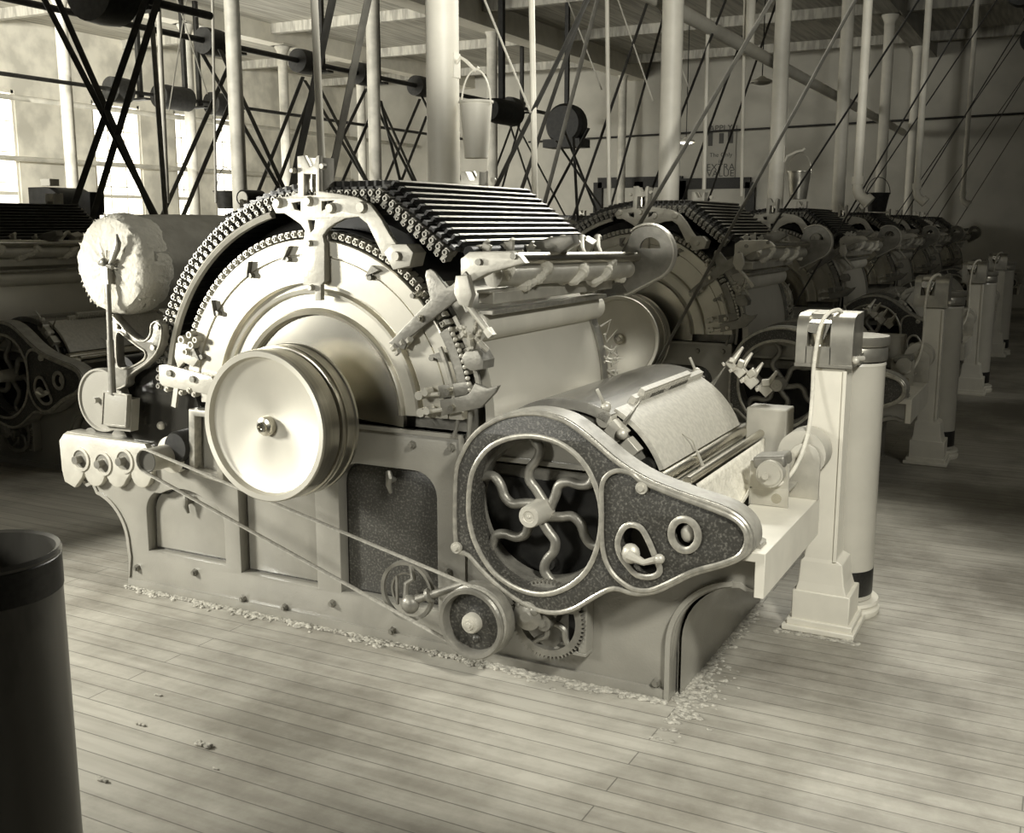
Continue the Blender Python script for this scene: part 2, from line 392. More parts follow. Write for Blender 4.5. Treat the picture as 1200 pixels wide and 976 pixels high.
P(mb, 'rear_chain_guide', 'cast')
# ---- drive pulleys
P(MB().lathe([(.0, -.285), (.03, -.285), (.225, -.292), (.234, -.298), (.240, -.318), (.258, -.320), (.262, -.314), (.262, -.28), (.262, -.235), (.240, -.235)], 0, CZ-.008, 96), 'pulley', 'steelb')
P(MB().lathe([(.2625, -.312), (.2635, -.305), (.265, -.26), (.2635, -.238)], 0, CZ-.008, 96).lathe([(.235, -.235), (.235, -.225), (.260, -.225), (.267, -.223), (.269, -.212), (.262, -.208), (.262, -.198), (.267, -.196), (.268, -.160), (.266, -.150), (.270, -.147), (.270, -.135), (.25, -.135), (.05, -.145), (.05, -.0)], 0, CZ-.008, 96), 'pulley_rim', 'steelr')
P(MB().lathe([(0, -.318), (.012, -.318), (.014, -.325), (.017, -.325), (.018, -.316), (.030, -.312), (.034, -.305), (.034, -.28)], 0, CZ-.008, 32), 'pulley_hub', 'steel')
# ---- Y-shaped plate and clamp on the front of the near arch
mb = MB().plate(T(-.06, [(455,402),(504,351),(498,324),(499,317),(504,315),(509,318),(523,337),(529,334),(545,318),(551,326),(541,341),(538,349),(505,375),(479,396),(473,410)]), -.06, -.045, bev=.003)
P(mb, 'fork_plate', 'iron')
for px, py in ((494, 373), (487, 346)):
    x, z = T1(-.06, px, py); P(MB().cyl((x, -.03, z), (x, -.075, z), .015, .012, seg=6).cyl((x, -.075, z), (x, -.084, z), .008, seg=10), 'plate_screw', 'steel')
mb = MB()
for px, py, r in ((461, 407, .012), (470, 402, .011), (465, 413, .009), (478, 399, .012)): x, z = T1(-.06, px, py); mb.cyl((x-.012, -.045, z-.006), (x+.010, -.06, z+.006), r, seg=6)
P(mb, 'plate_set_screw', 'cast')
mb = MB().plate(T(-.07, [(536,323),(550,322),(556,345),(551,360),(540,357),(534,343)]), -.085, -.055, bev=.006); P(mb, 'fork_block', 'cast')
x0, z0 = T1(-.05, 548, 357); x1, z1 = T1(-.05, 573, 390)
P(MB().cyl((x0, -.05, z0), (x1, -.045, z1), .011, seg=12).obox((x1, -.045, z1), (.03, .03, .02), (0, R(50), 0)), 'fork_arm', 'cast')
mb = MB().plate(T(-.06, [(515,469),(546,463),(551,459),(556,449),(563,452),(571,455),(584,452),(580,460),(563,478),(545,482),(517,487)]), -.06, -.04, bev=.003)
mb.plate(T(-.05, [(513,452),(548,447),(552,455),(546,463),(514,467)]), -.05, -.03, bev=.002)
P(mb, 'front_clamp', 'iron')
for px, py in ((526, 459), (530, 478)):
    x, z = T1(-.06, px, py); P(MB().cyl((x, -.04, z), (x, -.074, z), .014, .011, seg=12), 'plate_screw', 'steel')
mb = MB()
for px, py, r in ((493, 463, .016), (495, 483, .016), (500, 459, .014), (502, 481, .014)): 
    x, z = T1(-.06, px, py); mb.cyl((x, -.035, z), (x, -.075, z), r, seg=8)
for a_, b_ in (((495, 463), (514, 462)), ((497, 483), (518, 480))):
    x, z = T1(-.06, *a_); x2, z2 = T1(-.06, *b_); mb.cyl((x, -.055, z), (x2, -.055, z2), .008, seg=8)
P(mb, 'clamp_set_screw', 'cast')
# strips of the front bend and small bead chain between plate and clamp
for r0, r1, a0, a1, nm, m_, y in ((.60, .612, 8, 26, 'front_strip', 'edge', -.040), (.625, .66, 8, 30, 'front_strip', 'iron', -.03), (.69, .705, 9, 32, 'front_strip', 'edge', -.02)):
    P(MB().lathe([(r0, y), (r0, y-.012), (r1, y-.012), (r1, y)], 0, CZ, 14, a0, a1, close=True), nm, m_)
mb = MB()
for k in range(13):
    a = 9.5+k*1.65; mb.ball((.672*cos(R(a)), -.045, CZ+.672*sin(R(a))), .0085, seg=8)
P(mb, 'bead_chain', 'cast')
x, z = T1(-.03, 553, 420)
P(MB().plate(T(-.03, [(544,418),(549,411),(563,410),(570,422),(569,432),(556,434),(548,430)]), -.05, .03, bev=.004), 'plate_stop', 'iron')
mb = MB()
for px, py, r, an_ in ((543, 392, .014, 30), (552, 401, .015, 80), (540, 384, .010, 10), (560, 395, .012, 50), (566, 405, .011, 120), (557, 386, .009, 60), (548, 410, .009, 20)):
    x, z = T1(-.03, px, py); u = Vector((cos(R(an_))*.018, -.012, sin(R(an_))*.018)); c = Vector((x, -.03, z)); mb.cyl(c-u, c+u, r, r*.9, seg=6).cyl(c+u, c+u*1.8, r*.5, seg=8)
P(mb, 'adjusting_nut', 'cast')
P(MB().cyl((.645, -.03, .80), (.655, -.03, .95), .009, seg=10).cyl((.58, -.02, .79), (.62, -.02, .93), .008, seg=10), 'tie_rod', 'iron')
# ---- pale cylinder cover in front, with the bright roll above it
a0, a1 = -26, 44
P(MB().lathe([(.655, .07), (.69, .07), (.69, WID-.06), (.655, WID-.06)], 0, CZ, 60, a0, a1, close=True), 'cylinder_cover', 'cover')
P(MB().lathe([(.692, WID-.10), (.70, WID-.10), (.70, WID-.04), (.692, WID-.04)], 0, CZ, 40, a0, 26, close=True), 'cover_band', 'iron')
P(MB().cyl((.615, .06, 1.165), (.615, WID-.02, 1.165), .055, seg=28), 'clearer_roll', 'white')
mb = MB()
for i in range(34):
    a = R(random.uniform(-8, 22)); y = WID-.03+random.uniform(-.05, .05); p = Vector((.70*cos(a), y, CZ+.70*sin(a)))
    mb.tube([p, p+Vector((random.uniform(-.01, .03), random.uniform(.0, .05), random.uniform(-.05, .03))), p+Vector((random.uniform(0, .05), random.uniform(.01, .08), random.uniform(-.06, .04)))], [.006, .004, .001], seg=5)
P(mb, 'fly_tufts', 'cast', smooth=0)['kind'] = 'stuff'
# ---- brush trough over the cover
P(MB().cyl((.70, .02, 1.395), (.79, WID+.02, 1.375), .022, seg=20), 'brush_rail', 'steel')
P(MB().box(.655, .715, .02, WID-.05, 1.245, 1.285).box(.66, .712, .0, WID-.03, 1.282, 1.292), 'knife_bar', 'cast', bevel=.004)
P(MB().box(.635, .69, .06, WID-.05, 1.205, 1.222), 'knife_bar', 'edge', bevel=.003)
P(MB().cyl((.69, .06, 1.335), (.77, WID-.03, 1.325), .036, seg=24), 'stripping_roller', 'cast')
mb = MB(); prof = []
n = 260
for i in range(n):
    t = i/(n-1); a = t*2*pi*3.7+.8*sin(t*9); prof.append((.69+.08*t+.034*cos(a), .08+t*(WID-.14)+.02*sin(t*31), 1.335-.01*t+.034*sin(a)))
mb.tube(prof, [.020+.010*sin(i*.37)*sin(i*.11)+random.uniform(-.003, .003) for i in range(n)], seg=8)
P(mb, 'waste_cotton', 'cotton')
mb = MB().plate(T(0, [(543,303),(553,295),(600,294),(612,300),(618,308),(575,320),(556,330),(543,323)]), -.02, .02, bev=.005)
P(mb, 'brush_bracket', 'cast')
for px, py in ((562, 307), (603, 300)):
    x, z = T1(-.02, px, py); P(MB().cyl((x, -.02, z), (x, -.032, z), .011, seg=12), 'plate_screw', 'iron')
x, z = .84, 1.392; mb = MB()
rim = [(x+.115*cos(R(a)), z+.115*sin(R(a))) for a in range(130, -75, -8)] + [(.76, 1.22), (.745, 1.215)]
mb.tube(at_y(rim, WID+.03), (.022, .007), seg=8, flat=(0, 1, 0)); P(mb, 'end_cover_rim', 'cast')
mb = MB().plate([(x+.11*cos(R(a)), z+.11*sin(R(a))) for a in range(130, -75, -8)] + [(.76, 1.22), (.70, 1.30)], WID+.02, WID+.035, [arc(.85, 1.41, .045, 0, 180, 12)]); P(mb, 'end_cover', 'iron')
def lump(cx, cy, cz, s, m='iron', name='comb_bracket'):
    mb = MB(); 
    mb.obox((cx, cy, cz), (s*.8, s*.5, s*1.5), (0, R(random.uniform(-40, 40)), R(10))); mb.obox((cx+s*.2, cy+s*.1, cz+s*.75), (s*.35, s*.6, s*.5), (.3, R(30), .2)); mb.cyl((cx-s*.4, cy-s*.5, cz+s*.3), (cx-s*.4, cy+s*.5, cz+s*.3), s*.3, seg=10)
    mb.cyl((cx-s*.5, cy, cz-s*.2), (cx+s*1.1, cy+s*.4, cz-s*.1), s*.2, seg=8)
    return P(mb, name, m, bevel=.003)
for y, s in ((.09, .05), (.26, .055), (.42, .04)): lump(.64+y*.02, y, 1.415, s*.8, 'cast')
mb = MB().plate([(.60, 1.38), (.68, 1.36), (.80, 1.44), (.79, 1.47), (.70, 1.46), (.63, 1.44)], .47, .53, bev=.006); P(mb, 'comb_bracket', 'iron')
for y in (.56, .74, .90):
    P(MB().tube([(.745, y-.03, 1.372), (.70, y+.02, 1.41), (.665, y+.10, 1.455), (.655, y+.13, 1.45)], [.012, .014, .011, .02], seg=10).obox((.665, y+.0, 1.425), (.05, .09, .05), (.2, .5, .3)), 'comb_arm', 'cast', bevel=.006)
P(MB().cyl((.62, .02, 1.415), (.62, WID, 1.415), .020, seg=14), 'comb_shaft', 'dark')
# ---- doffer, its bonnet and the light front plate
DX, DZ = .965, .60
P(MB().lathe([(.05, .06), (.30, .06), (.30, WID-.06), (.05, WID-.06)], DX, DZ, 64), 'doffer', 'iron')
P(MB().lathe([(.31, .05), (.345, .05), (.345, WID-.06), (.31, WID-.06)], DX, DZ, 40, 62, 150, close=True), 'doffer_bonnet', 'wood')
P(MB().lathe([(.335, .10), (.352, .10), (.352, WID-.12), (.335, WID-.12)], DX, DZ, 24, 22, 64, close=True), 'doffer_plate', 'plate')
a = R(63)
for k, (y0, y1, z) in enumerate(((.24, WID-.12, .022), (.30, .80, .042))):
    m = Matrix.Translation((DX+.352*cos(a), 0, DZ+.352*sin(a))) @ Matrix.Rotation(R(28), 4, 'Y')
    mb = MB().box(-.016, .004, y0, y1, -.01, z, m)
    for i in range(int((y1-y0)/.02)): mb.box(.004, .007, y0+i*.02, y0+i*.02+.011, .0, z*.8, m)
    P(mb, 'comb_strip', 'plate')
P(MB().tube([(DX+.355*cos(R(34)), .37, DZ+.355*sin(R(34))), (DX+.37*cos(R(28)), .39, DZ+.37*sin(R(28))), (DX+.38*cos(R(16)), .40, DZ+.36*sin(R(12)))], [.002, .003, .008]), 'plate_latch', 'cast')
for y, sgn in ((.07, 1), (WID-.09, -1)):
    mb = MB(); c = Vector((1.10, y, .90))
    mb.cyl((1.10, y-.02, .885), (1.10, y+.03, .885), .028, seg=14); mb.ball((1.10, y, .925), .018); mb.cyl((1.10, y, .92), (1.08, y-.03, .985), .006, seg=8)
    mb.obox((1.14, y, .85), (.06, .045, .05), (0, R(40), 0)); mb.obox((1.19, y, .80), (.055, .05, .04), (0, R(45), 0)); mb.ball((1.165, y-.02, .845), .02)
    P(mb, 'comb_box', 'cast', bevel=.003)
    P(MB()._add([(1.135, y+.02, .86), (1.15, y+.02, .84), (1.215, y+.02, .955)], [(0, 1, 2)]).cyl((1.14, y+.02, .85), (1.21, y+.02, .95), .006, .002, seg=6), 'comb_pointer', 'iron')
mb = MB()
for i, (x, y, z, s) in enumerate(((1.25, WID+.0, .93, .05), (1.30, WID-.02, .895, .055), (1.35, WID+.01, .86, .05), (1.22, WID-.03, .955, .035))):
    mb.obox((x, y, z), (s, s*.7, s*.8), (0, R(45), R(12*i))); mb.obox((x+.01, y-.02, z+s*.6), (s*.5, s*.35, s*.6), (.4, R(20+30*i), .3*i)); mb.obox((x-.02, y-.03, z+s*.1), (s*.3, s*.9, s*.3), (.2, R(60), .2*i)); mb.cyl((x, y, z), (x+.04, y+.03, z+.07), .016, .006, seg=8)
P(mb, 'calender_bearing', 'cast', bevel=.004)
P(MB().cyl((1.235, .08, .735), (1.235, WID-.04, .735), .028, seg=20), 'calender_roll', 'dark')
P(MB().cyl((1.29, .08, .70), (1.29, WID-.04, .70), .026, seg=20), 'calender_roll', 'steel')
P(MB().box(1.20, 1.335, .04, WID-.04, .655, .668), 'delivery_tray', 'cast', bevel=.003)
P(MB().cyl((1.37, .10, .70), (1.37, WID+.02, .70), .016, seg=16), 'web_bar', 'steel')
P(MB().box(1.28, 1.385, .05, .10, .655, .70), 'bar_foot', 'cast', bevel=.004)
P(MB().box(1.31, 1.47, WID-.10, WID+.02, .58, .80), 'end_box', 'whited', bevel=.006)
# ---- gear guard: a ring round the spoked wheel joined to a D-shaped cover
GY = -.115
ringo = T(GY, [(533,640),(532,560),(540,530),(556,506),(580,490),(604,483),(630,482),(656,488),(676,499),(700,518),(726,540),(758,560),(800,577),(842,591),(866,603),(880,620),(882,640),(872,654),(850,664),(815,674),(790,686),(770,695),(745,698),(720,692),(700,700),(672,716),(645,720),(618,712),(590,694),(566,672),(548,652)])
ringo = spl(ringo, 4)
gh = spl(T(GY, [(552,590),(556,556),(572,530),(596,517),(625,514),(655,522),(680,542),(696,572),(702,605),(697,640),(684,668),(662,686),(636,693),(608,687),(580,668),(562,640),(554,615)]), 4)
dcut = spl(T(GY, [(706,600),(706,570),(712,557),(724,551),(740,554),(750,562),(762,568),(800,583),(838,597),(862,608),(874,622),(875,637),(866,651),(845,660),(812,669),(785,682),(762,691),(742,689),(722,675),(710,655),(706,630)]), 4)
slot = spl(T(GY, [(727,633),(735,618),(748,618),(757,630),(768,656),(772,668),(763,673),(748,671),(737,660),(729,648)]), 3)
port = arc(*T1(GY, 803, 626), .038, 0, 350, 30, .044)
gg = P(MB().plate(ringo, GY, -.02, [gh, slot, port], bev=.003), 'gear_guard', 'paintd')
w = .009
def bead(loop, y, ra=.006, rb=.008, nm='guard_edge', m='edge', par=None):
    return P(MB().tube(at_y(loop, y), (ra, rb), seg=8, closed=True, flat=(0, 1, 0)), nm, m, par or gg)
bead(inset(ringo, .007), GY-.002); bead(inset(gh, -.009), GY-.002, rb=.009)
bead(dcut, GY-.006, rb=.008)
bead(inset(slot, -.006), GY-.006, rb=.010); bead(inset(port, -.004), GY-.006, rb=.012)
P(MB().plate(inset(ringo, -.003), GY+.004, -.022, [inset(ringo, .004)]), 'guard_flange', 'flange', gg)
for px, py in ((536, 641), (753, 571)):
    x, z = T1(GY, px, py); P(MB().cyl((x, GY+.01, z), (x, GY-.012, z), .019, seg=24).cyl((x, GY-.012, z), (x, GY-.020, z), .012, .009, seg=16), 'guard_bolt', 'cast', gg)
x, z = T1(GY, 740, 648); x2, z2 = T1(GY-.05, 773, 655)
P(MB().ball((x, GY-.005, z), .030, (1, .8, 1.1)).tube([(x, GY-.02, z), ((x+x2)/2, GY-.035, z-.012), (x2, GY-.045, z2)], [.018, .010, .012]).ball((x2, GY-.05, z2), .016), 'lever', 'cast')
x, z = T1(GY, 804, 626); P(MB().ball((x, GY+.02, z), .024, (1, .7, 1.3)), 'gear_hub', 'cast')
# spoked wheel behind the guard
WX, WZ = T1(-.10, 625, 603)
wh = P(MB().lathe([(.232, -.05), (.262, -.05), (.262, .01), (.232, .01)], WX, WZ, 72, close=True), 'spoked_wheel', 'iron')
P(MB().lathe([(0, -.135), (.004, -.135), (.006, -.132), (.018, -.132), (.020, -.135), (.034, -.135), (.037, -.13), (.040, -.06), (.044, -.03), (0, -.02)], WX, WZ, 32), 'wheel_hub', 'cast', wh)
for k in range(6):
    a = R(100-60*k); u = Vector((cos(a), 0, sin(a))); v = Vector((-sin(a), 0, cos(a))); c = Vector((WX, -.035, WZ))
    pts = spl([tuple(c+u*r+v*o) for r, o in ((.03, -.010), (.07, .010), (.105, .030), (.14, .020), (.17, -.012), (.205, -.026), (.245, -.002))], 5, closed=False)
    P(MB().tube(pts, [.0165-.000*i for i in range(len(pts))], seg=12), 'spoke', 'iron', wh)
def gear(cx, cz, r, y0, y1, n, spokes, name, m='iron'):
    o = []
    for i in range(n):
        a = 2*pi*i/n
        for da, rr in ((-.25, r), (-.12, r+.010), (.12, r+.010), (.25, r)): o.append((cx+rr*cos(a+da*2*pi/n), cz+rr*sin(a+da*2*pi/n)))
    ge = P(MB().plate(o, y0, y1, [arc(cx, cz, r-.022, 0, 350, 40)]), name, m)
    P(MB().cyl((cx, y0-.03, cz), (cx, y1+.03, cz), .028, seg=20).cyl((cx, y0-.04, cz), (cx, y0-.03, cz), .014, seg=6), 'gear_hub', m, ge)
    for k in range(spokes):
        a = 2*pi*k/spokes+.5; c = Vector((cx, (y0+y1)/2, cz)); u = Vector((cos(a), 0, sin(a))); v = Vector((-sin(a), 0, cos(a)))
        pts = spl([tuple(c+u*q*(r-.02)+v*w_*r) for q, w_ in ((.15, 0), (.4, .12), (.6, .14), (.8, .0), (1.05, -.08))], 4, closed=False)
        P(MB().tube(pts, .011, seg=8), 'spoke', m, ge)
    return ge
GX, GZ = T1(-.06, 643, 725)
gear(GX, GZ, .125, -.075, -.045, 56, 5, 'change_gear')
gear(WX-.01, WZ-.20, .17, .055, .075, 70, 5, 'doffer_gear', 'dark')
x, z = T1(-.10, 620, 720); P(MB().lathe([(0, -.13), (.018, -.13), (.03, -.12), (.05, -.115), (.05, -.08), (.03, -.075)], x, z, 24).ball((x-.03, -.10, z+.03), .02).ball((x+.025, -.11, z+.02), .018), 'gear_stud', 'iron')
x, z = T1(-.0, 690, 715)
P(MB().box(x-.06, x-.01, -.03, -.015, .125, .335), 'gear_backplate', 'dark', bevel=.003)
P(MB().box(x-.012, x+.018, -.06, -.0, .125, .335).box(x-.10, x+.018, -.06, -.0, .112, .127), 'gear_bracket', 'paint', bevel=.004)
# grooved rope sheave with its rope
SX, SZ = T1(-.19, 553, 730)
sh = P(MB().lathe([(.098, -.16), (.100, -.196), (.104, -.205), (.117, -.207), (.122, -.200), (.120, -.188), (.112, -.182), (.112, -.168), (.122, -.162), (.126, -.150), (.126, -.125), (.10, -.12)], SX, SZ, 64, close=True), 'rope_sheave', 'iron')
P(MB().lathe([(.018, -.185), (.06, -.172), (.10, -.168), (.10, -.15), (0, -.15)], SX, SZ, 48).ball((SX+.01, -.178, SZ-.055), .014), 'sheave_web', 'paintd', sh)
P(MB().lathe([(0, -.218), (.008, -.218), (.010, -.214), (.016, -.214), (.018, -.208), (.030, -.206), (.034, -.198), (.034, -.17)], SX, SZ, 28), 'sheave_hub', 'cast', sh)
P(MB().cyl((SX, -.15, SZ), (SX, .02, SZ), .016, seg=12), 'sheave_shaft', 'iron', sh)
yb = -.172; r1, r2 = .046, .114; c1 = Vector(FP); c2 = Vector((SX, SZ)); d = c2-c1; ba = math.degrees(math.atan2(d.y, d.x)); off = math.degrees(math.asin((r2-r1)/d.length))
t1 = Vector((cos(R(ba+90+off)), sin(R(ba+90+off)))); t2 = Vector((cos(R(ba-90-off)), sin(R(ba-90-off))))
loop = arc(c1.x, c1.y, r1, ba-90-off, ba-270+off, 8) + arc(c2.x, c2.y, r2, ba+90+off, ba-90-off, 16)
P(MB().tube(at_y(loop, yb), (.011, .004), seg=8, closed=True, flat=(0, 1, 0)), 'drive_rope', 'rope')
# ring pulley with crank shaft
HX, HZ = T1(-.12, 478, 692)
hp = P(MB().lathe([(.094, -.13), (.106, -.132), (.108, -.115), (.096, -.113)], HX, HZ, 56, close=True), 'guide_pulley', 'iron')
P(MB().lathe([(.060, -.125), (.066, -.127), (.066, -.115), (.060, -.115)], HX, HZ, 40, 60, 230, close=True), 'inner_ring', 'iron', hp)
mb = MB().tube([(HX+.02, -.125, HZ+.095), (HX+.03, -.13, HZ+.05), (HX+.008, -.14, HZ+.035), (HX+.006, -.145, HZ-.02), (HX+.02, -.15, HZ-.045)], .010)
mb.ball((HX+.028, -.15, HZ-.035), .034, (1, .8, 1)).cyl((HX+.02, -.15, HZ-.03), (HX+.22, -.10, HZ+.055), .014, seg=14).cyl((HX+.09, -.135, HZ+.0), (HX+.10, -.133, HZ+.005), .026, seg=16)
mb.cyl((HX+.03, -.15, HZ-.03), (HX+.03, .0, HZ-.03), .018, seg=12).box(HX-.045, HX-.037, -.13, -.12, HZ-.055, HZ+.05)
P(mb, 'crank', 'iron', hp)
# ---- delivery beam and front apron
P(MB()._add([(x, y, z) for y in (-.05, .72) for x, z in ((1.47, .545), (1.665, .545), (1.665, .405), (1.635, .405), (1.635, .515), (1.47, .515))], [(5,4,3,2,1,0), (6,7,8,9,10,11)]+[(i, (i+1)%6, 6+(i+1)%6, 6+i) for i in range(6)]), 'delivery_beam', 'whitec', bevel=.002)
x, z = 1.61, .545; P(MB().cyl((x, .05, z), (x, .05, z+.006), .032, seg=20).cyl((x, .05, z+.006), (x, .05, z+.035), .018, seg=6), 'beam_bolt', 'cast')
ap = [(1.385, 0), (1.385, .19)] + arc(1.60, .19, .215, 178, 100, 10) + [(1.64, .40)]
P(MB().strip([[(p[0], y, p[1]) for y in (.045, WID-.045)] for p in ap]).strip([[(p[0]-.012, y, p[1]+.01) for y in (.045, WID-.045)] for p in ap]), 'front_apron', 'paint')
P(MB().plate([(1.352, 0), (1.352, .19)] + arc(1.60, .19, .248, 178, 100, 12) + arc(1.60, .19, .232, 100, 178, 12) + [(1.368, 0)], -.02, .10), 'leg_flange', 'paint')
# trumpet and coiler drive head on the beam
P(MB().box(1.465, 1.475, .50, .64, .545, .70).box(1.465, 1.60, .50, .51, .545, .70).box(1.465, 1.60, .50, .64, .60, .61).box(1.59, 1.60, .50, .51, .49, .61), 'calender_frame', 'cast', bevel=.002)
P(MB().cyl((1.545, .45, .67), (1.545, .66, .67), .046, seg=28).cyl((1.545, .444, .67), (1.545, .45, .67), .038, seg=28).cyl((1.535, .43, .665), (1.535, .45, .665), .012, seg=12), 'calender_disc', 'cast')
P(MB().obox((1.535, .53, .705), (.11, .11, .04), (0, R(-8), 0)), 'disc_cap', 'iron', bevel=.008)
P(MB().cyl((1.56, .50, .575), (1.56, .56, .575), .018, seg=16), 'calender_disc', 'steel')
P(MB().plate([(1.56, .545), (1.67, .545), (1.67, .66)] + arc(1.615, .69, .055, 0, 180, 10) + [(1.56, .66)], .66, .675, bev=.003), 'head_plate', 'cast')
P(MB().cyl((1.60, .68, .70), (1.60, .80, .70), .085, seg=28), 'head_drum', 'whited')
index_kids()
# ================================================================ lap roll and its stand (machine coordinates, moved by OX, OY)
O3 = Vector((OX, OY, 0))
LX, LZ, LR = -.945, 1.35, .192
def ploc(mb): return mb.xf(Matrix.Translation(O3))
lap = empty('cotton_lap', (OX+LX, OY+.5, 0)); tag(lap, 'thick cotton roll with a fluffy white end, at the feed end of the nearest machine', 'cotton roll', 'cotton laps on the machines')
mb = MB(); rows = []
NA = 72
for i, y in enumerate([-.03+k*.045 for k in range(25)]):
    rows.append([(LX+(LR+.004*sin(5*a_)+.003*sin(11*a_+y*9))*cos(a_), y, LZ+(LR+.004*sin(5*a_)+.003*sin(11*a_+y*9))*sin(a_)) for a_ in [2*pi*k/NA for k in range(NA+1)]])
mb.strip(rows)
mb.xf(Matrix.Translation((-LX, -.5, 0))); mb.build('lap_body', 'lapm', lap)
mb = MB(); rows = []
for j, (rr, yy) in enumerate(((.90, .10), (1.0, .065), (1.03, .04), (1.045, .0), (1.03, -.035), (.985, -.06), (.93, -.075), (.82, -.085), (.68, -.083), (.5, -.09), (.3, -.086), (.12, -.09), (.0, -.085))):
    rows.append([(LX+LR*rr*(1+.012*sin(7*a_+j)+random.uniform(-.012, .012))*cos(a_), yy+random.uniform(-.004, .004), LZ+LR*rr*(1+.012*sin(7*a_+j)+random.uniform(-.01, .01))*sin(a_)) for a_ in [2*pi*k/NA for k in range(NA)]])
    rows[-1].append(rows[-1][0])
mb.strip(rows)
for i in range(230):
    a_ = random.choice([random.uniform(0, 2*pi), random.uniform(1.6, 4.2)]); r_ = LR*random.uniform(.9, 1.015); p = Vector((LX+r_*cos(a_), random.uniform(-.07, .05), LZ+r_*sin(a_))); q = Vector((cos(a_), random.uniform(-1, .3), sin(a_)))
    d_ = random.uniform(.003, .013); mb.tube([p-q*.008, p+q*d_*.5, p+q*d_+Vector((random.uniform(-.008, .008), 0, random.uniform(-.008, .008)))], [.007, .004, .001], seg=5)
mb.xf(Matrix.Translation((-LX, -.5, 0))); e_ = mb.build('fluffy_end', 'fluff', lap, weld=False); e_['label'] = 'bright fluffy white end of the roll'
P(MB().cyl((LX, -.10, LZ), (LX, WID+.05, LZ), .012, seg=12), 'lap_rod', 'steel')
# stand: post, finger, curved hook bracket, weight, hand disc
YL = -.115
x0, z0 = T1(YL, 126, 322); x1, z1 = T1(YL, 129, 398); x2, z2 = T1(YL, 132, 462)
P(MB().cyl((x0, YL, z0), (x1, YL, z1), .011, seg=12).cyl((x1, YL, z1), (x2, YL, z2), .014, seg=12).box(x0-.022, x0+.012, YL-.012, YL+.012, z0-.035, z0+.025).ball((x0-.008, YL-.006, z0+.05), .016).cyl((x0-.04, YL, z0+.045), (x0+.03, YL, z0+.03), .009, seg=8), 'lap_post', 'iron')
fx, fz = T1(YL, 137, 278); gx_, gz_ = T1(YL, 132, 304)
P(MB().tube([(fx, YL, fz+.012), (fx+.004, YL, fz-.02), (fx-.004, YL, (fz+gz_)/2), (gx_, YL, gz_), (gx_-.015, YL, gz_-.015)], [.004, .013, .014, .010, .008], seg=10), 'lap_finger', 'iron')
hk = spl(T(-.06, [(131,369),(140,375),(152,388),(164,397),(172,397),(177,390),(178,380),(184,375),(190,379),(192,388),(190,403),(184,416),(172,428),(160,436),(152,443),(150,452),(134,456),(131,430),(130,400)]), 3)
tri = spl(T(-.06, [(140,390),(150,397),(163,407),(171,413),(169,420),(158,427),(148,430),(141,428),(139,410)]), 3)
hb = P(MB().plate(hk, -.065, -.03, [tri], bev=.003), 'hook_bracket', 'iron')
P(MB().tube(at_y(inset(tri, -.005), -.068), (.004, .004), seg=6, closed=True, flat=(0, 1, 0)).tube(at_y(inset(hk, .005), -.068), (.004, .004), seg=6, closed=True, flat=(0, 1, 0)), 'bracket_rib', 'edge', hb)
for px, py in ((186, 383), (181, 407), (133, 421), (138, 382)):
    x, z = T1(-.065, px, py); P(MB().cyl((x, -.06, z), (x, -.078, z), .011, seg=10), 'bracket_bolt', 'cast', hb)
q = T(-.12, [(121,458),(150,463),(148,501),(119,498)])
P(MB().plate(q, -.12, -.10, bev=.002).plate([(x_, z_-.02) for x_, z_ in q], -.10, -.06), 'weight_box', 'paint')
P(MB().plate(q, -.124, -.119, [inset(q, .008)]), 'weight_box_edge', 'edge')
x, z = T1(-.03, 124, 468)
P(MB().lathe([(0, -.05), (.118, -.05), (.122, -.058), (.130, -.058), (.132, -.045), (.130, -.02), (0, -.015)], x, z, 64).cyl((x-.02, -.05, z), (x-.02, -.075, z), .012, seg=12), 'hand_disc', 'paint')
P(MB().cyl((-1.03, .03, .905), (-1.03, WID-.03, .905), .07, seg=32), 'lap_roller', 'dark')
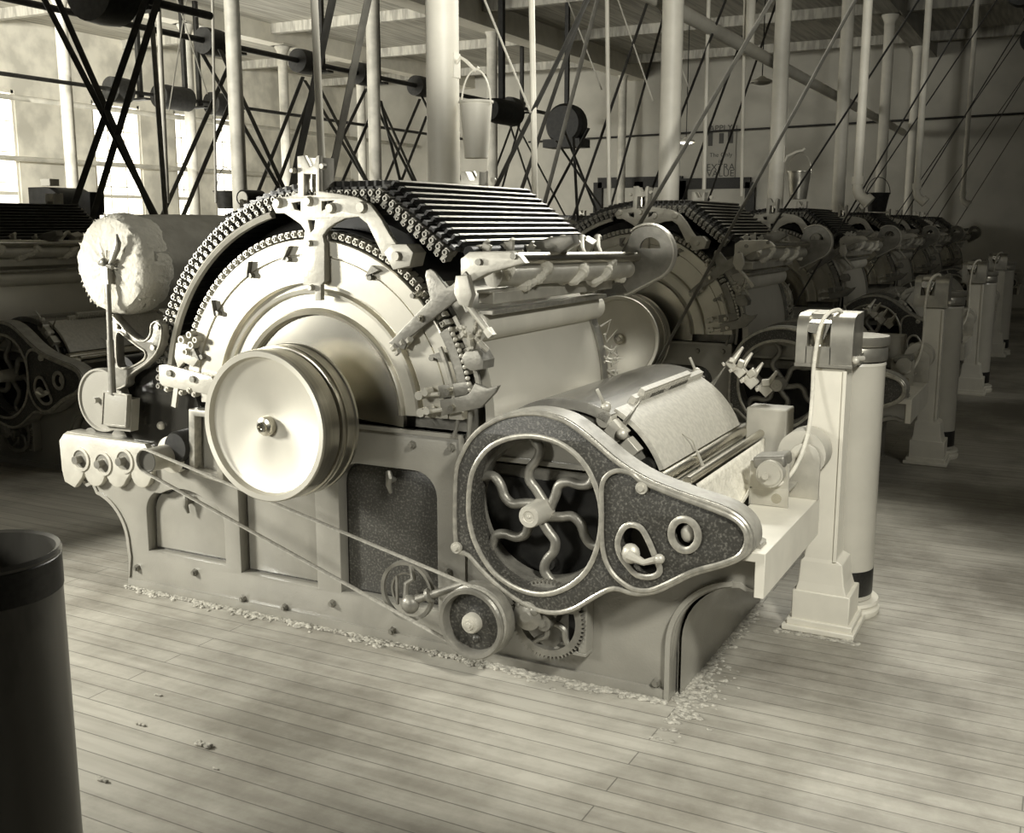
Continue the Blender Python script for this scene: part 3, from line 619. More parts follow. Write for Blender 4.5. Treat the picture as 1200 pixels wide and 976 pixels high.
# ================================================================ coiler, can, sliver
def make_coiler():
    t = empty('coiler_stand', (OX+1.67, OY+.90, 0))
    def Q(mb, name, m, **k): return mb.xf(Matrix.Translation((-1.67, -.90, 0))).build(name, m, t, **k)
    Q(MB().box(1.535, 1.80, .775, 1.02, 0, .022).box(1.55, 1.79, .79, 1.01, .02, .045), 'base_plate', 'whitec', bevel=.004)
    Q(MB().box(1.565, 1.775, .80, 1.0, .04, .155), 'plinth', 'whitec', bevel=.004)
    mb = MB(); rows = []
    for z, a_, b_, c_, d_ in ((.155, 1.575, 1.76, .805, .985), (.19, 1.583, 1.75, .808, .98), (.27, 1.588, 1.74, .81, .975), (.285, 1.60, 1.715, .812, .965), (.44, 1.605, 1.710, .813, .96), (.97, 1.596, 1.712, .815, .96), (.995, 1.596, 1.712, .815, .96)):
        rows.append([(a_, c_, z), (b_, c_, z), (b_, d_, z), (a_, d_, z), (a_, c_, z)])
    Q(mb.strip(rows), 'column', 'whitec', bevel=.004, smooth=0)
    Q(MB().box(1.706, 1.718, .806, .816, .28, .99), 'column_strip', 'whitec')
    # head: a block whose top bends back, with a notch for the trumpet
    prof = [(.800, 1.00), (.800, 1.11), (.803, 1.145), (.812, 1.168), (.83, 1.182), (.86, 1.19), (1.0, 1.192), (1.0, 1.00)]
    def slab(x0, x1, pr, mb): 
        return mb._add([(x, y, z) for x in (x0, x1) for y, z in pr], [tuple(range(len(pr)))[::-1], tuple(range(len(pr), 2*len(pr)))]+[(i, (i+1)%len(pr), len(pr)+(i+1)%len(pr), len(pr)+i) for i in range(len(pr))])
    back = [(.845, 1.00), (.845, 1.165), (.86, 1.188), (1.0, 1.192), (1.0, 1.00)]
    mb = MB(); slab(1.535, 1.575, prof, mb); slab(1.655, 1.735, prof, mb); slab(1.575, 1.655, back, mb); slab(1.57, 1.66, [(.800, 1.00), (.800, 1.075), (.85, 1.075), (.85, 1.00)], mb)
    slab(1.533, 1.737, [(.803, 1.0), (.797, 1.0), (.797, 1.012), (.803, 1.012)], mb)
    Q(mb, 'coiler_head', 'galv', bevel=.003)
    # wings of the notch
    mb = MB()._add([(1.575, .802, 1.125), (1.605, .802, 1.12), (1.632, .802, 1.10), (1.655, .806, 1.16), (1.655, .845, 1.17), (1.575, .845, 1.17), (1.575, .806, 1.16)], [(0, 1, 2, 3, 6), (3, 4, 5, 6)])
    mb.cyl((1.612, .825, 1.05), (1.612, .825, 1.12), .012, .030, seg=18)
    Q(mb, 'trumpet', 'steel')
    Q(MB().zlathe([(0, 1.0), (.122, 1.0), (.124, 1.005), (.124, 1.045), (.122, 1.05), (.118, 1.05), (.118, 1.055), (.127, 1.057), (.130, 1.062), (.130, 1.088), (.127, 1.092), (0, 1.093)], 1.685, 1.12, 48).box(1.66, 1.74, .93, 1.05, 1.0, 1.04), 'can_lid', 'galv')
    Q(MB().cyl((1.735, .81, 1.035), (1.765, .85, 1.035), .010, seg=10).ball((1.745, .812, 1.03), .014), 'lid_bolt', 'cast')
    Q(MB().zlathe([(0, 0), (.148, 0), (.151, .006), (.151, .022), (.143, .03), (.143, .038), (.148, .045), (.145, .058), (0, .06)], 1.685, 1.12, 48), 'turntable', 'whitec')
    return t
def make_can():
    t = empty('sliver_can', (OX+1.685, OY+1.12, .062))
    Z = .062
    MB().zlathe([(0, 0), (.118, 0), (.119, .012), (.119, .915), (.122, .922), (.119, .932), (.112, .925), (.112, .02)], seg=48).build('can_body', 'fibre', t)
    MB().zlathe([(.1195, .018), (.1205, .02), (.1205, .118), (.1195, .12)], seg=48).build('black_band', 'black', t)['label'] = 'scuffed black band round the foot'
    return t
def make_sliver():
    pts = [(1.545, .475, .622), (1.575, .50, .632), (1.60, .56, .665), (1.615, .64, .73), (1.617, .71, .81), (1.612, .755, .90), (1.606, .785, 1.0), (1.612, .787, 1.08), (1.622, .79, 1.15), (1.638, .81, 1.19), (1.66, .85, 1.203), (1.67, .88, 1.20), (1.672, .90, 1.185)]
    pts = spl(pts, 6, closed=False)
    mb = MB().tube([Vector(p)+O3-Vector((OX+1.67, OY+.90, 0)) for p in pts], [.0075]*len(pts), seg=10)
    o = mb.build('cotton_sliver', 'cotton', None, loc=(OX+1.67, OY+.90, 0)); return o
co = make_coiler(); tag(co, 'cream painted coiler stand right beside the nearest machine, white strand running up its front', 'coiler', 'coiler stands in front of the machines')
can = make_can(); tag(can, 'tall pale sliver can with a black band near its foot, behind the nearest coiler stand', 'sliver can', 'sliver cans under the coilers')
sl = make_sliver(); tag(sl, 'white cotton strand rising in front of the nearest coiler stand', 'cotton strand', 'cotton strands going up to the coilers')
# the web gathered from the doffer into the trumpet
def make_web():
    rows = []
    for i in range(22):
        t = i/21; row = []
        for k in range(41):
            s = k/40; y = .12+s*(WID-.26); e = t**1.15
            yy = y*(1-e)+.57*e; x = 1.392+(1.475-1.392)*t+.012*sin(s*pi)*sin(t*pi); z = .69-.06*t-.10*sin(t*pi)*(.35+.65*cos(s*pi/2)**2) + .006*sin(s*26)*sin(t*pi)
            z -= .02*(1-s)*sin(t*pi)
            row.append((x+OX, yy+OY, z))
        rows.append(row)
    o = MB().strip(rows).build('cotton_web', 'cotton', None, smooth=80)
    so = o.modifiers.new('thickness', 'SOLIDIFY'); so.thickness = .006
    return o
web = make_web(); tag(web, 'white veil of cotton drawn together from the nearest machine towards its coiler', 'cotton web')
index_kids()
# ================================================================ the rest of the row
ORD = ['nearest', 'second', 'third', 'fourth', 'fifth', 'sixth', 'seventh', 'eighth']
small = ('setting_lug', 'frame_bolt', 'plate_screw', 'bracket_boss', 'bead_chain', 'adjusting_nut', 'fly_tufts', 'weight_box_edge', 'bracket_rib', 'bracket_bolt', 'door_handle', 'roller_bearing', 'polished_rib')
for k in range(1, 6):
    c = copy_tree(card, None, () if k < 2 else small); c.location.y += PITCH_Y*k
    tag(c, ('Second machine of the row, just behind the foreground one, its round pulley half hidden' if k == 1 else '%s machine of the receding row, counted from the foreground one' % ORD[k].capitalize()), 'carding machine')
    if k < 6:
        for o, lab in ((lap, '%s cotton lap of the row, on the feed end of the %s machine'), ):
            d = copy_tree(o); d.location.y += PITCH_Y*k; tag(d, lab % (ORD[k].capitalize(), ORD[k]))
    if k < 4:
        for o, lab in ((co, '%s coiler stand of the row, counted from the nearest'), (can, '%s sliver can of the row, behind the %s coiler stand'), (sl, '%s white strand of the row, in front of the %s coiler stand')):
            d = copy_tree(o); d.location.y += PITCH_Y*k
            tag(d, lab % ((ORD[k].capitalize(), ORD[k])[:lab.count('%s')]))
# second row across the alley on the left
BX = -6.75
for k in range(0, 5):
    c = copy_tree(card, None, small); c.location = (BX, OY+1.36+PITCH_Y*k, 0)
    tag(c, '%s carding machine of the dark row across the alley' % ORD[k].capitalize() if k else 'Nearest carding machine of the dark row across the alley, at the left edge', 'carding machine', 'carding machines across the alley')
# ---- driving belts of the row: from each pulley up to the line shaft
SHX, SHZ = OX+1.72, 3.85
def belt_loop(cA, rA, cB, rB, y, w, th=.005):
    d = cB-cA; ba = math.degrees(math.atan2(d.y, d.x)); off = math.degrees(math.asin((rB-rA)/d.length))
    loop = arc(cA.x, cA.y, rA+th, ba-90-off, ba-270+off, 24) + arc(cB.x, cB.y, rB+th, ba+90+off, ba-90-off, 16)
    return MB().tube(at_y(loop, y), (w/2, th), seg=8, closed=True, flat=(0, 1, 0))
ls = empty('line_shaft', (SHX, 10, SHZ)); tag(ls, 'long ceiling line shaft above the row of machines with belt pulleys', 'line shaft')
MB().cyl((0, -3.5, 0), (0, 14, 0), .035, seg=14).build('shaft', 'dark', ls)
for k in range(1, 6):
    y = OY+PITCH_Y*k-.26
    MB().lathe([(.02, -.08), (.15, -.08), (.156, 0), (.15, .08), (.02, .08)], 0, 0, 32).build('belt_pulley', 'dark', ls, loc=(0, y-10, 0))
    MB().box(-.03, .03, -.03, .03, 0, .36).box(-.12, .12, -.05, .05, .34, .36).build('shaft_hanger', 'dark', ls, loc=(0, y-10+.6, 0))
    b = belt_loop(Vector((OX, CZ-.008)), .266, Vector((SHX, SHZ)), .156, y, .07).build('driving_belt', 'belt' if k > 1 else 'beltg')
    tag(b, 'long slanting driving belt of the %s machine in the row' % ORD[k], 'belt', 'slanting driving belts of the row')
# ================================================================ building
X0_, X1_, Y0_, Y1_, ZC = -16.0, 2.6, -1.2, 22.0, 4.9
def floor_mat():
    m = bpy.data.materials.new('worn_plank_floor'); m.use_nodes = True; nt = m.node_tree; b = nt.nodes['Principled BSDF']; N = nt.nodes.new; L = nt.links.new
    tc = N('ShaderNodeTexCoord'); br = N('ShaderNodeTexBrick'); mp = N('ShaderNodeMapping'); L(tc.outputs['Object'], mp.inputs[0]); L(mp.outputs[0], br.inputs['Vector'])
    br.inputs['Scale'].default_value = 1; br.inputs['Brick Width'].default_value = 2.7; br.inputs['Row Height'].default_value = .082; br.inputs['Mortar Size'].default_value = .0022; br.inputs['Mortar Smooth'].default_value = .2; br.offset = .37
    br.inputs['Color1'].default_value = g(.45); br.inputs['Color2'].default_value = g(.51); br.inputs['Mortar'].default_value = g(.24)
    n1 = N('ShaderNodeTexNoise'); m1 = N('ShaderNodeMapping'); m1.inputs['Scale'].default_value = (1.2, 14, 1); n1.inputs['Scale'].default_value = 1.6; n1.inputs['Detail'].default_value = 8; L(tc.outputs['Object'], m1.inputs[0]); L(m1.outputs[0], n1.inputs['Vector'])
    r1 = N('ShaderNodeValToRGB'); r1.color_ramp.elements[0].position = .34; r1.color_ramp.elements[1].position = .60; r1.color_ramp.elements[0].color = (.80,.79,.78,1); r1.color_ramp.elements[1].color = (1,1,1,1); L(n1.outputs['Fac'], r1.inputs[0])
    n2 = N('ShaderNodeTexNoise'); n2.inputs['Scale'].default_value = .9; n2.inputs['Detail'].default_value = 9; n2.inputs['Roughness'].default_value = .68; L(tc.outputs['Object'], n2.inputs['Vector'])
    r2 = N('ShaderNodeValToRGB'); r2.color_ramp.elements[0].position = .40; r2.color_ramp.elements[1].position = .58; r2.color_ramp.elements[0].color = (.52,.51,.49,1); r2.color_ramp.elements[1].color = (1,1,1,1); L(n2.outputs['Fac'], r2.inputs[0])
    def mul(a, c):
        x = N('ShaderNodeMix'); x.data_type = 'RGBA'; x.blend_type = 'MULTIPLY'; x.inputs[0].default_value = 1; L(a, x.inputs[6]); L(c, x.inputs[7]); return x.outputs[2]
    c = mul(mul(br.outputs['Color'], r1.outputs[0]), r2.outputs[0])
    L(c, b.inputs['Base Color']); b.inputs['Roughness'].default_value = .5
    bp = N('ShaderNodeBump'); bp.inputs['Strength'].default_value = .5; bp.inputs['Distance'].default_value = .004; L(br.outputs['Fac'], bp.inputs['Height']); bp.invert = True
    bp2 = N('ShaderNodeBump'); bp2.inputs['Strength'].default_value = .25; bp2.inputs['Distance'].default_value = .004; L(n1.outputs['Fac'], bp2.inputs['Height']); L(bp.outputs[0], bp2.inputs['Normal']); L(bp2.outputs[0], b.inputs['Normal'])
    return m
M['floor'] = floor_mat()
M['wall'] = mat('painted_wall', .42, .7, v2=.37, scale=2)
M['wallw'] = mat('whitewashed_wall', .78, .7, v2=.55, scale=2)
M['ceil'] = mat('ceiling_boards', .44, .7, v2=.28, scale=3, stretch=(6, .3, 1))
M['frame'] = mat('dark_window_frame', .018, .6, v2=.025, spec=.3)
def emit(name, v, s):
    m = bpy.data.materials.new(name); m.use_nodes = True; b = m.node_tree.nodes['Principled BSDF']; b.inputs['Base Color'].default_value = g(.8)
    b.inputs['Emission Color'].default_value = g(v); b.inputs['Emission Strength'].default_value = s; return m
M['daylight'] = emit('daylit_window_pane', 1, 2.6); M['lamp'] = emit('lit_lamp', 1, 6)
def struct(o): o['kind'] = 'structure'; return o
struct(MB().box(X0_, X1_, Y0_, Y1_, -.1, 0).build('floor', 'floor', smooth=0))
struct(MB().box(X0_, X1_, Y0_, Y1_, ZC, ZC+.1).build('ceiling', 'ceil', smooth=0))
struct(MB().box(X0_, X1_, Y1_, Y1_+.1, 0, ZC).build('wall_back', 'wall', smooth=0))
# left wall with tall windows
def yatx(px, py, X):
    d = _rm @ Vector(((px-CX)/FPX, -(py-CY)/FPX, -1)); t = X/d.x; return d.y*t, EYE+d.z*t
wins = [(112, 168), (207, 226), (252, 276)]
ys = []
for a_, b_ in wins: ys.append((yatx(a_, 200, X0_)[0], yatx(b_, 200, X0_)[0]))
ys = [(ys[0][0]-4.0, ys[0][0]-1.6)]+ys
mb = MB(); y = Y0_
for a_, b_ in ys: mb.box(X0_-.12, X0_, y, a_, 0, ZC); mb.box(X0_-.12, X0_, a_, b_, 0, .7); mb.box(X0_-.12, X0_, a_, b_, 3.75, ZC); y = b_
mb.box(X0_-.12, X0_, y, Y1_+.1, 0, ZC)
struct(mb.build('wall_left', 'wallw', smooth=0))
for i, (a_, b_) in enumerate(ys):
    mb = MB(); n = max(2, round((b_-a_)/.42)); mb.box(X0_-.10, X0_-.02, a_, a_+.05, .7, 3.75).box(X0_-.10, X0_-.02, b_-.05, b_, .7, 3.75).box(X0_-.10, X0_-.02, a_, b_, 3.7, 3.75).box(X0_-.10, X0_+.03, a_, b_, .7, .76).box(X0_-.09, X0_-.03, a_, b_, 2.02, 2.08)
    for k in range(1, n): yy = a_+(b_-a_)*k/n; mb.box(X0_-.075, X0_-.05, yy-.010, yy+.010, .7, 3.75)
    for k in range(1, 6): zz = .7+3.05*k/6; mb.box(X0_-.075, X0_-.05, a_, b_, zz-.009, zz+.009)
    w_ = struct(mb.build('window_%d' % (i+1), 'white', smooth=0))
    MB().box(X0_-.064, X0_-.060, a_, b_, .7, 3.75).build('window_pane', 'daylight', w_, smooth=0)
# far wall: dark framed doors / glazed partition, poster
pB = lambda px, py: at(px, py, Y1_-.02)
def wallframe(px0, px1, py0, n, nm):
    a_, b_ = pB(px0, py0), pB(px1, py0); mb = MB(); z1 = a_.z
    mb.box(a_.x, b_.x, Y1_-.10, Y1_, z1-.12, z1+.10)
    for k in range(n+1): xx = a_.x+(b_.x-a_.x)*k/n; mb.box(xx-.10, xx+.10, Y1_-.10, Y1_, 0, z1)
    mb.box(a_.x, b_.x, Y1_-.06, Y1_, 0, 1.0)
    return struct(mb.build(nm, 'frame', smooth=0))
wallframe(702, 800, 214, 2, 'door_1'); wallframe(800, 880, 215, 1, 'door_2')
a_, b_ = pB(829, 148), pB(861, 208)
po = empty('wall_poster', ((a_.x+b_.x)/2, Y1_-.02, (a_.z+b_.z)/2)); tag(po, 'faded paper poster reading EXTRA VALUE on the far wall above the door', 'poster')
pw, ph = b_.x-a_.x, a_.z-b_.z
MB().box(-pw/2, pw/2, -.004, .01, -ph/2, ph/2).build('poster_sheet', 'paper', po, smooth=0)
MB().box(-pw*.46, -pw*.30, -.008, -.003, ph*.12, ph*.38).box(pw*.22, pw*.40, -.008, -.003, ph*.16, ph*.40).box(-pw*.08, pw*.08, -.008, -.003, ph*.16, ph*.36).build('printed_blocks', 'ink', po, smooth=0)
def text(s, size, x, z, parent, m='ink', y=-.006):
    cu = bpy.data.curves.new('t', 'FONT'); cu.body = s; cu.size = size; cu.align_x = 'CENTER'; cu.align_y = 'CENTER'; cu.extrude = .002; cu.space_character = 1.05
    o = bpy.data.objects.new('t', cu); COL.objects.link(o); me = bpy.data.meshes.new_from_object(o.evaluated_get(bpy.context.evaluated_depsgraph_get()))
    bpy.data.objects.remove(o); me.transform(Matrix.Rotation(pi/2, 4, 'X')); me.materials.clear(); me.materials.append(M[m])
    t = bpy.data.objects.new('poster_lettering', me); COL.objects.link(t); t.parent = parent; t.location = (x, y, z); return t
text('APPLY', .17, -.02, ph*.45, po); text('The Only', .12, 0, -ph*.06, po); text('in', .12, 0, -ph*.18, po); text('EXTRA', .19, 0, -ph*.30, po); text('VALUE', .19, 0, -ph*.42, po)
# ceiling beams
for i, (x, w_, h_) in enumerate(((-8.5, .34, .36), (-2.71, .30, .30), (-12.6, .30, .30))):
    struct(MB().box(x-w_/2, x+w_/2, Y0_, Y1_, ZC-h_, ZC).build('trim_%d' % (i+1), 'white' if i != 1 else 'ceil', smooth=0))
for k in range(7):
    y = 3.0+k*3.0; struct(MB().box(X0_, X1_, y-.06, y+.06, ZC-.16, ZC).build('trim_%d' % (k+4), 'ceil', smooth=0))
# columns
def column(x, y, r, lab, grp, m='white'):
    top = ZC-.30
    t = empty('iron_column', (x, y, 0)); tag(t, lab, 'column', grp)
    MB().zlathe([(0, 0), (r*1.8, 0), (r*1.8, .05), (r*1.1, .12), (r, .2), (r, top-.2), (r*1.05, top-.19), (r*1.05, top-.15), (r, top-.14), (r*1.1, top-.1), (r*1.6, top-.02), (r*1.6, top), (0, top)], seg=32).build('shaft', m, t)
    MB().box(-r*1.9, r*1.9, -r*1.9, r*1.9, top-.0, top+.03).build('cap_plate', m, t)
    return t
c0 = at(520, 200, OY+1.40)
CXX = c0.x
near = []
for k in range(6):
    near.append(column(CXX, c0.y+PITCH_Y*k, .078, ('Nearest and brightest' if k == 0 else ORD[k].capitalize())+' white round column of the right-hand column row, counted from the camera', 'white columns beside the row of machines'))
for i, (px, z) in enumerate(((280, 12.2), (440, 14.6), (577, 17.3), (728, 20.2))):
    y, _ = yatx(px, 200, -8.5); column(-8.5, y, .085, ('Nearest', 'Second', 'Third', 'Farthest')[i]+' grey-white column of the middle row, seen above the foreground machine', 'columns of the middle row', 'whited')
for i, px in enumerate((84, 226, 336, 425)):
    y, _ = yatx(px, 200, -12.6); column(-12.6, y, .085, ('Leftmost', 'Second from left', 'Third from left', 'Rightmost')[i]+' slim column of the farthest row near the windows', 'columns near the windows', 'whited')
# ---- buckets
def bucket(px, py, y, r, h, lab, m, name='fire_bucket', top=None, post=None):
    c = at(px, py, y); t = empty(name, (c.x, c.y, c.z-h/2)); tag(t, lab, 'bucket')
    MB().zlathe([(0, .02), (r*.66, .02), (r*.66, 0), (r*.70, 0), (r*.97, h-.012), (r*1.05, h-.01), (r*1.05, h), (r*.93, h), (r*.66, .03), (0, .03)], seg=36).build('pail', m, t)
    MB().tube([(r*cos(R(a)), 0, h-.02+(top or r*1.6)*sin(R(a))) for a in range(0, 181, 12)], .0045, seg=6).build('bail_handle', m, t)
    return t, c
b1, c1_ = bucket(558, 152, OY+1.40, .078, .26, 'white bucket hanging from a hook on the nearest bright column', 'white', top=.16)
t = empty('bucket_hook', (CXX+.07, c0.y, c1_.z+.30)); tag(t, 'small white bucket hook on the nearest bright column', 'hook')
MB().box(-.008, .01, -.03, .03, -.06, .05).build('hook_plate', 'white', t); MB().tube([(.0, 0, .0), (.03, 0, .03), (.06, 0, .01), (c1_.x-CXX-.07, 0, -.035), (c1_.x-CXX-.055, 0, -.02)], .008, seg=8).build('hook_arm', 'white', t)
y3 = c0.y+PITCH_Y*2
b3, c3_ = bucket(936, 217, y3-.1, .115, .27, 'shiny grey bucket hanging on the third white column', 'galv', top=.2)
t = empty('bucket_hook', (CXX+.07, y3, c3_.z+.33)); tag(t, 'curved white bucket hook on the third white column', 'hook')
MB().box(-.008, .01, -.03, .03, -.10, .06).build('hook_plate', 'white', t); MB().tube([(.0, 0, -.10), (.03, 0, -.04), (.12, 0, .0), (c3_.x-CXX-.07, 0, .01), (c3_.x-CXX-.05, 0, .03)], .012, seg=8).build('hook_arm', 'white', t)
b2, c2_ = bucket(266, 234, 9.6, .15, .20, 'black bucket with thin wire handle standing by the middle column at left', 'dark', top=.28)
b4, c4_ = bucket(1028, 237, 13.4, .14, .22, 'black bucket hanging by the wall between the white pipes at right', 'dark', top=.2)
# ---- pipes
def pipe(p0, p1, r, name, lab, cat, m='white', grp=None, elbow=False):
    p0, p1 = Vector(p0), Vector(p1); t = empty(name, p0); tag(t, lab, cat, grp)
    MB().cyl((0, 0, 0), p1-p0, r, seg=14).build('pipe', m, t)
    d = (p1-p0).normalized()
    if elbow:
        q = p1-p0; MB().tube([q+Vector((0, 0, .05)), q, q+Vector((.02, 0, -.05)), q+Vector((.09, 0, -.10))], [r*1.0, r*1.1, r*1.2, r*1.2], seg=14).cyl(q+Vector((0, 0, .10)), q+Vector((0, 0, .04)), r*1.35, seg=14).cyl(q+Vector((.06, 0, -.07)), q+Vector((.10, 0, -.105)), r*1.5, seg=14).build('elbow', m, t)
    return t
pipe((-3.0, 6.0, 3.22), (-3.0, 21.5, 3.22), .062, 'overhead_pipe', 'thick white pipe running overhead along the right-hand column row', 'pipe')
for i, (px, y) in enumerate(((930, 10.8), (1038, 15.5))):
    c = at(px, 100, y); pipe((-3.0+.0, y, 3.25), (-3.0, y, ZC-.01), .045, 'drop_pipe', 'short white pipe rising from the overhead pipe, %s' % ('nearer one' if i == 0 else 'farther one'), 'pipe')
for i, (px, w_, py) in enumerate(((1005, 5, 222), (1074, 4.2, 226), (1128, 3.4, 232))):
    y, z = yatx(px, py, -1.55); zz = math.hypot(y*.885, 0)+.7
    pipe((-1.55, y, ZC-.01), (-1.55, y, z), .036, 'suction_pipe', ('nearest', 'middle', 'farthest')[i]+' white downpipe with an elbow above the row of machines at right', 'pipe', grp='white downpipes with elbows', elbow=True)
for i, (px, px2, y, r, py) in enumerate(((624, 627, 5.2, .016, 240), (371, 377, 4.6, .02, 190), (712, 714, 7.6, .016, 240), (829, 825, 9.5, .018, 222), (872, 869, 11.0, .016, 230), (188, 196, 8.2, .025, 238), (250, 253, 8.6, .014, 238))):
    a_, b_ = at(px, 60, y), at(px2, py, y); d = (a_-b_)/(a_.z-b_.z)
    pipe(b_+d*(ZC-.01-b_.z), b_, r, 'conduit_pipe', ('white conduit pipe rising behind the ribbed top of the foreground machine', 'white conduit pipe rising right behind the notched bracket', 'white conduit pipe between the two brightest columns', 'white conduit pipe left of the poster', 'white conduit pipe right of the poster', 'grey conduit pipe above the cotton roll', 'thin grey conduit pipe by the black bucket at left')[i], 'pipe', 'white' if i < 5 else 'whited')
pipe((X0_+.12, 3, 2.62), (X0_+.12, 21.8, 2.62), .045, 'heating_pipe', 'lower horizontal pipe running across the windows on the left wall', 'pipe', 'whited')
pipe((-13.9, 3, 3.35), (-13.9, 21.8, 3.35), .04, 'heating_pipe', 'upper horizontal pipe running in front of the left windows', 'pipe', 'whited')
pipe((-11, 21.85, 3.35), (2, 21.85, 3.55), .02, 'cable_pipe', 'dark cable running across the far wall above the poster', 'cable', 'dark')
# ---- left line shafts with pulleys and crossed belts
def shaft_line(x, z, y0, y1, pys, lab, r=.035):
    t = empty('line_shaft', (x, y0, z)); tag(t, lab, 'line shaft')
    MB().cyl((0, 0, 0), (0, y1-y0, 0), r, seg=12).build('shaft', 'dark', t)
    for (py_, rr, wd) in pys:
        MB().lathe([(.02, -wd/2), (rr*.96, -wd/2), (rr, 0), (rr*.96, wd/2), (.02, wd/2)], 0, 0, 28).build('belt_pulley', 'dark', t, loc=(0, py_-y0, 0))
        MB().box(-.03, .03, -.03, .03, 0, ZC-.02-z).box(-.14, .14, -.06, .06, -.10, -.07).box(-.02, .02, -.05, .05, -.09, 0).build('shaft_hanger', 'dark', t, loc=(0, py_-y0+wd/2+.25, 0))
    return t
SX2 = -9.4
py2 = [yatx(px, 90, SX2)[0] for px in (250, 357, 425, 492, 600)]
shaft_line(SX2, 3.68, 5.0, 21, [(y, .16, .30) for y in py2], 'dark line shaft with five pulleys under the ceiling of the left bay')
cA = at(123, 20, 6.4)
shaft_line(cA.x, 3.35, 4.5, 7.6, [(6.4, .27, .3)], 'short line shaft with one broad pulley at the upper left edge')
sx3 = -12.2
shaft_line(sx3, 3.40, 5, 21, [(yatx(px, 120, sx3)[0], .18, .3) for px in (140, 195, 212, 255)], 'thin line shaft with four pulleys in front of the left windows', .028)
def strand(p, q, y, w=.08, th=.006, top=None, bot=None):
    a_, b_ = at(p[0], p[1], y), at(q[0], q[1], y); d = (a_-b_)/(a_.z-b_.z)
    if top: a_ = a_+d*(top-a_.z)
    if bot: b_ = b_+d*(bot-b_.z)
    return MB().tube([a_, b_], (w/2, th), seg=8, flat=(0, 1, 0))
def belts(lab, y, segs, w=.08, m='belt'):
    t = empty('crossed_belt', at(segs[0][0][0], segs[0][0][1], y)); tag(t, lab, 'belt', 'crossed belts of the left bay')
    for p, q in segs: strand(p, q, y, w, top=(3.5 if y < 7 and p[1] < 60 else 3.62 if p[1] < 62 else None), bot=1.45).xf(Matrix.Translation(-t.location)).build('belt_strand', m, t)
belts('pair of broad crossed belts at the far left in front of the bright window', 6.4, [((78,50),(187,262)), ((90,50),(176,244)), ((153,50),(91,228)), ((170,50),(113,240))], .075)
belts('crossed belts between the second and third columns at left', py2[0], [((232,54),(325,217)), ((256,54),(330,215)), ((276,60),(197,237)), ((282,92),(220,240))], .085)
belts('crossed belts left of the notched bracket', py2[1], [((355,90),(318,185)), ((368,100),(322,226)), ((357,94),(400,165)), ((374,102),(434,220))], .085)
belts('crossed belts between the notched bracket and the slim column', py2[2], [((429,104),(372,222)), ((436,132),(400,216)), ((430,104),(484,212)), ((446,118),(470,216))], .085)
belts('crossed belts immediately left of the brightest column', py2[3], [((492,116),(450,216)), ((500,136),(468,218)), ((445,118),(488,214)), ((494,112),(512,150))], .085)
belts('crossed belts right of the white hanging bucket', py2[4], [((595,138),(626,232)), ((606,130),(575,214)), ((600,135),(650,230)), ((616,118),(588,222))], .085)
belts('crossed belts below the dark fan housing', 14, [((652,165),(706,245)), ((660,150),(700,250)), ((690,150),(640,245)), ((672,160),(676,240))], .10)
singles = [((662,54),(598,185),5.2,.05,'belt','dark slanting belt crossing behind the white conduit pipe'), ((686,54),(636,246),6.6,.06,'beltg','grey slanting belt right of the white conduit pipe'), ((668,54),(622,190),6.0,.05,'belt','second dark slanting belt beside the white conduit pipe'),
           ((741,54),(674,248),8,.05,'belt','dark slanting belt left of the second white column'), ((758,90),(722,220),9,.05,'belt','short dark slanting belt next to the second white column'),
           ((820,78),(792,150),9.5,.06,'belt','dark slanting belt just right of the second white column'), ((862,66),(800,235),12,.08,'belt','dark slanting belt crossing the poster'), ((884,78),(838,212),13,.08,'belt','dark slanting belt right of the poster'),
           ((378,54),(340,232),5.0,.07,'belt','broad dark belt rising behind the notched bracket'), ((420,54),(386,218),5.2,.07,'beltg','broad grey belt rising right of the notched bracket'), ((180,54),(193,236),7.8,.07,'beltg','broad grey belt rising above the cotton roll')]
for p, q, y, w_, m_, lab in singles:
    b = strand(p, q, y, w_, top=ZC-.25, bot=1.4); c = at(q[0], q[1], y); tag(b.xf(Matrix.Translation(-c)).build('driving_belt', m_, None, loc=c), lab, 'belt')
# thin stay rods
for i, (p, q, y) in enumerate((((590,54),(622,132),5.0), ((688,60),(705,105),8), ((745,60),(765,118),8), ((795,70),(808,105),9), ((210,54),(198,130),8), ((225,54),(243,110),8))):
    c = at(*p, y); e_ = at(*q, y); d = (c-e_)/(c.z-e_.z); c = c+d*(ZC-.02-c.z); tag(MB().cyl((0, 0, 0), e_-c, .006, seg=6).build('stay_rod', 'whited', None, loc=c), ('thin rod slanting down left of the first conduit pipe', 'thin rod left of the second conduit pipe', 'thin rod beside the second bright column', 'thin rod right of the second bright column', 'thin rod above the cotton roll', 'thin rod left of the crossed belts at left')[i], 'rod')
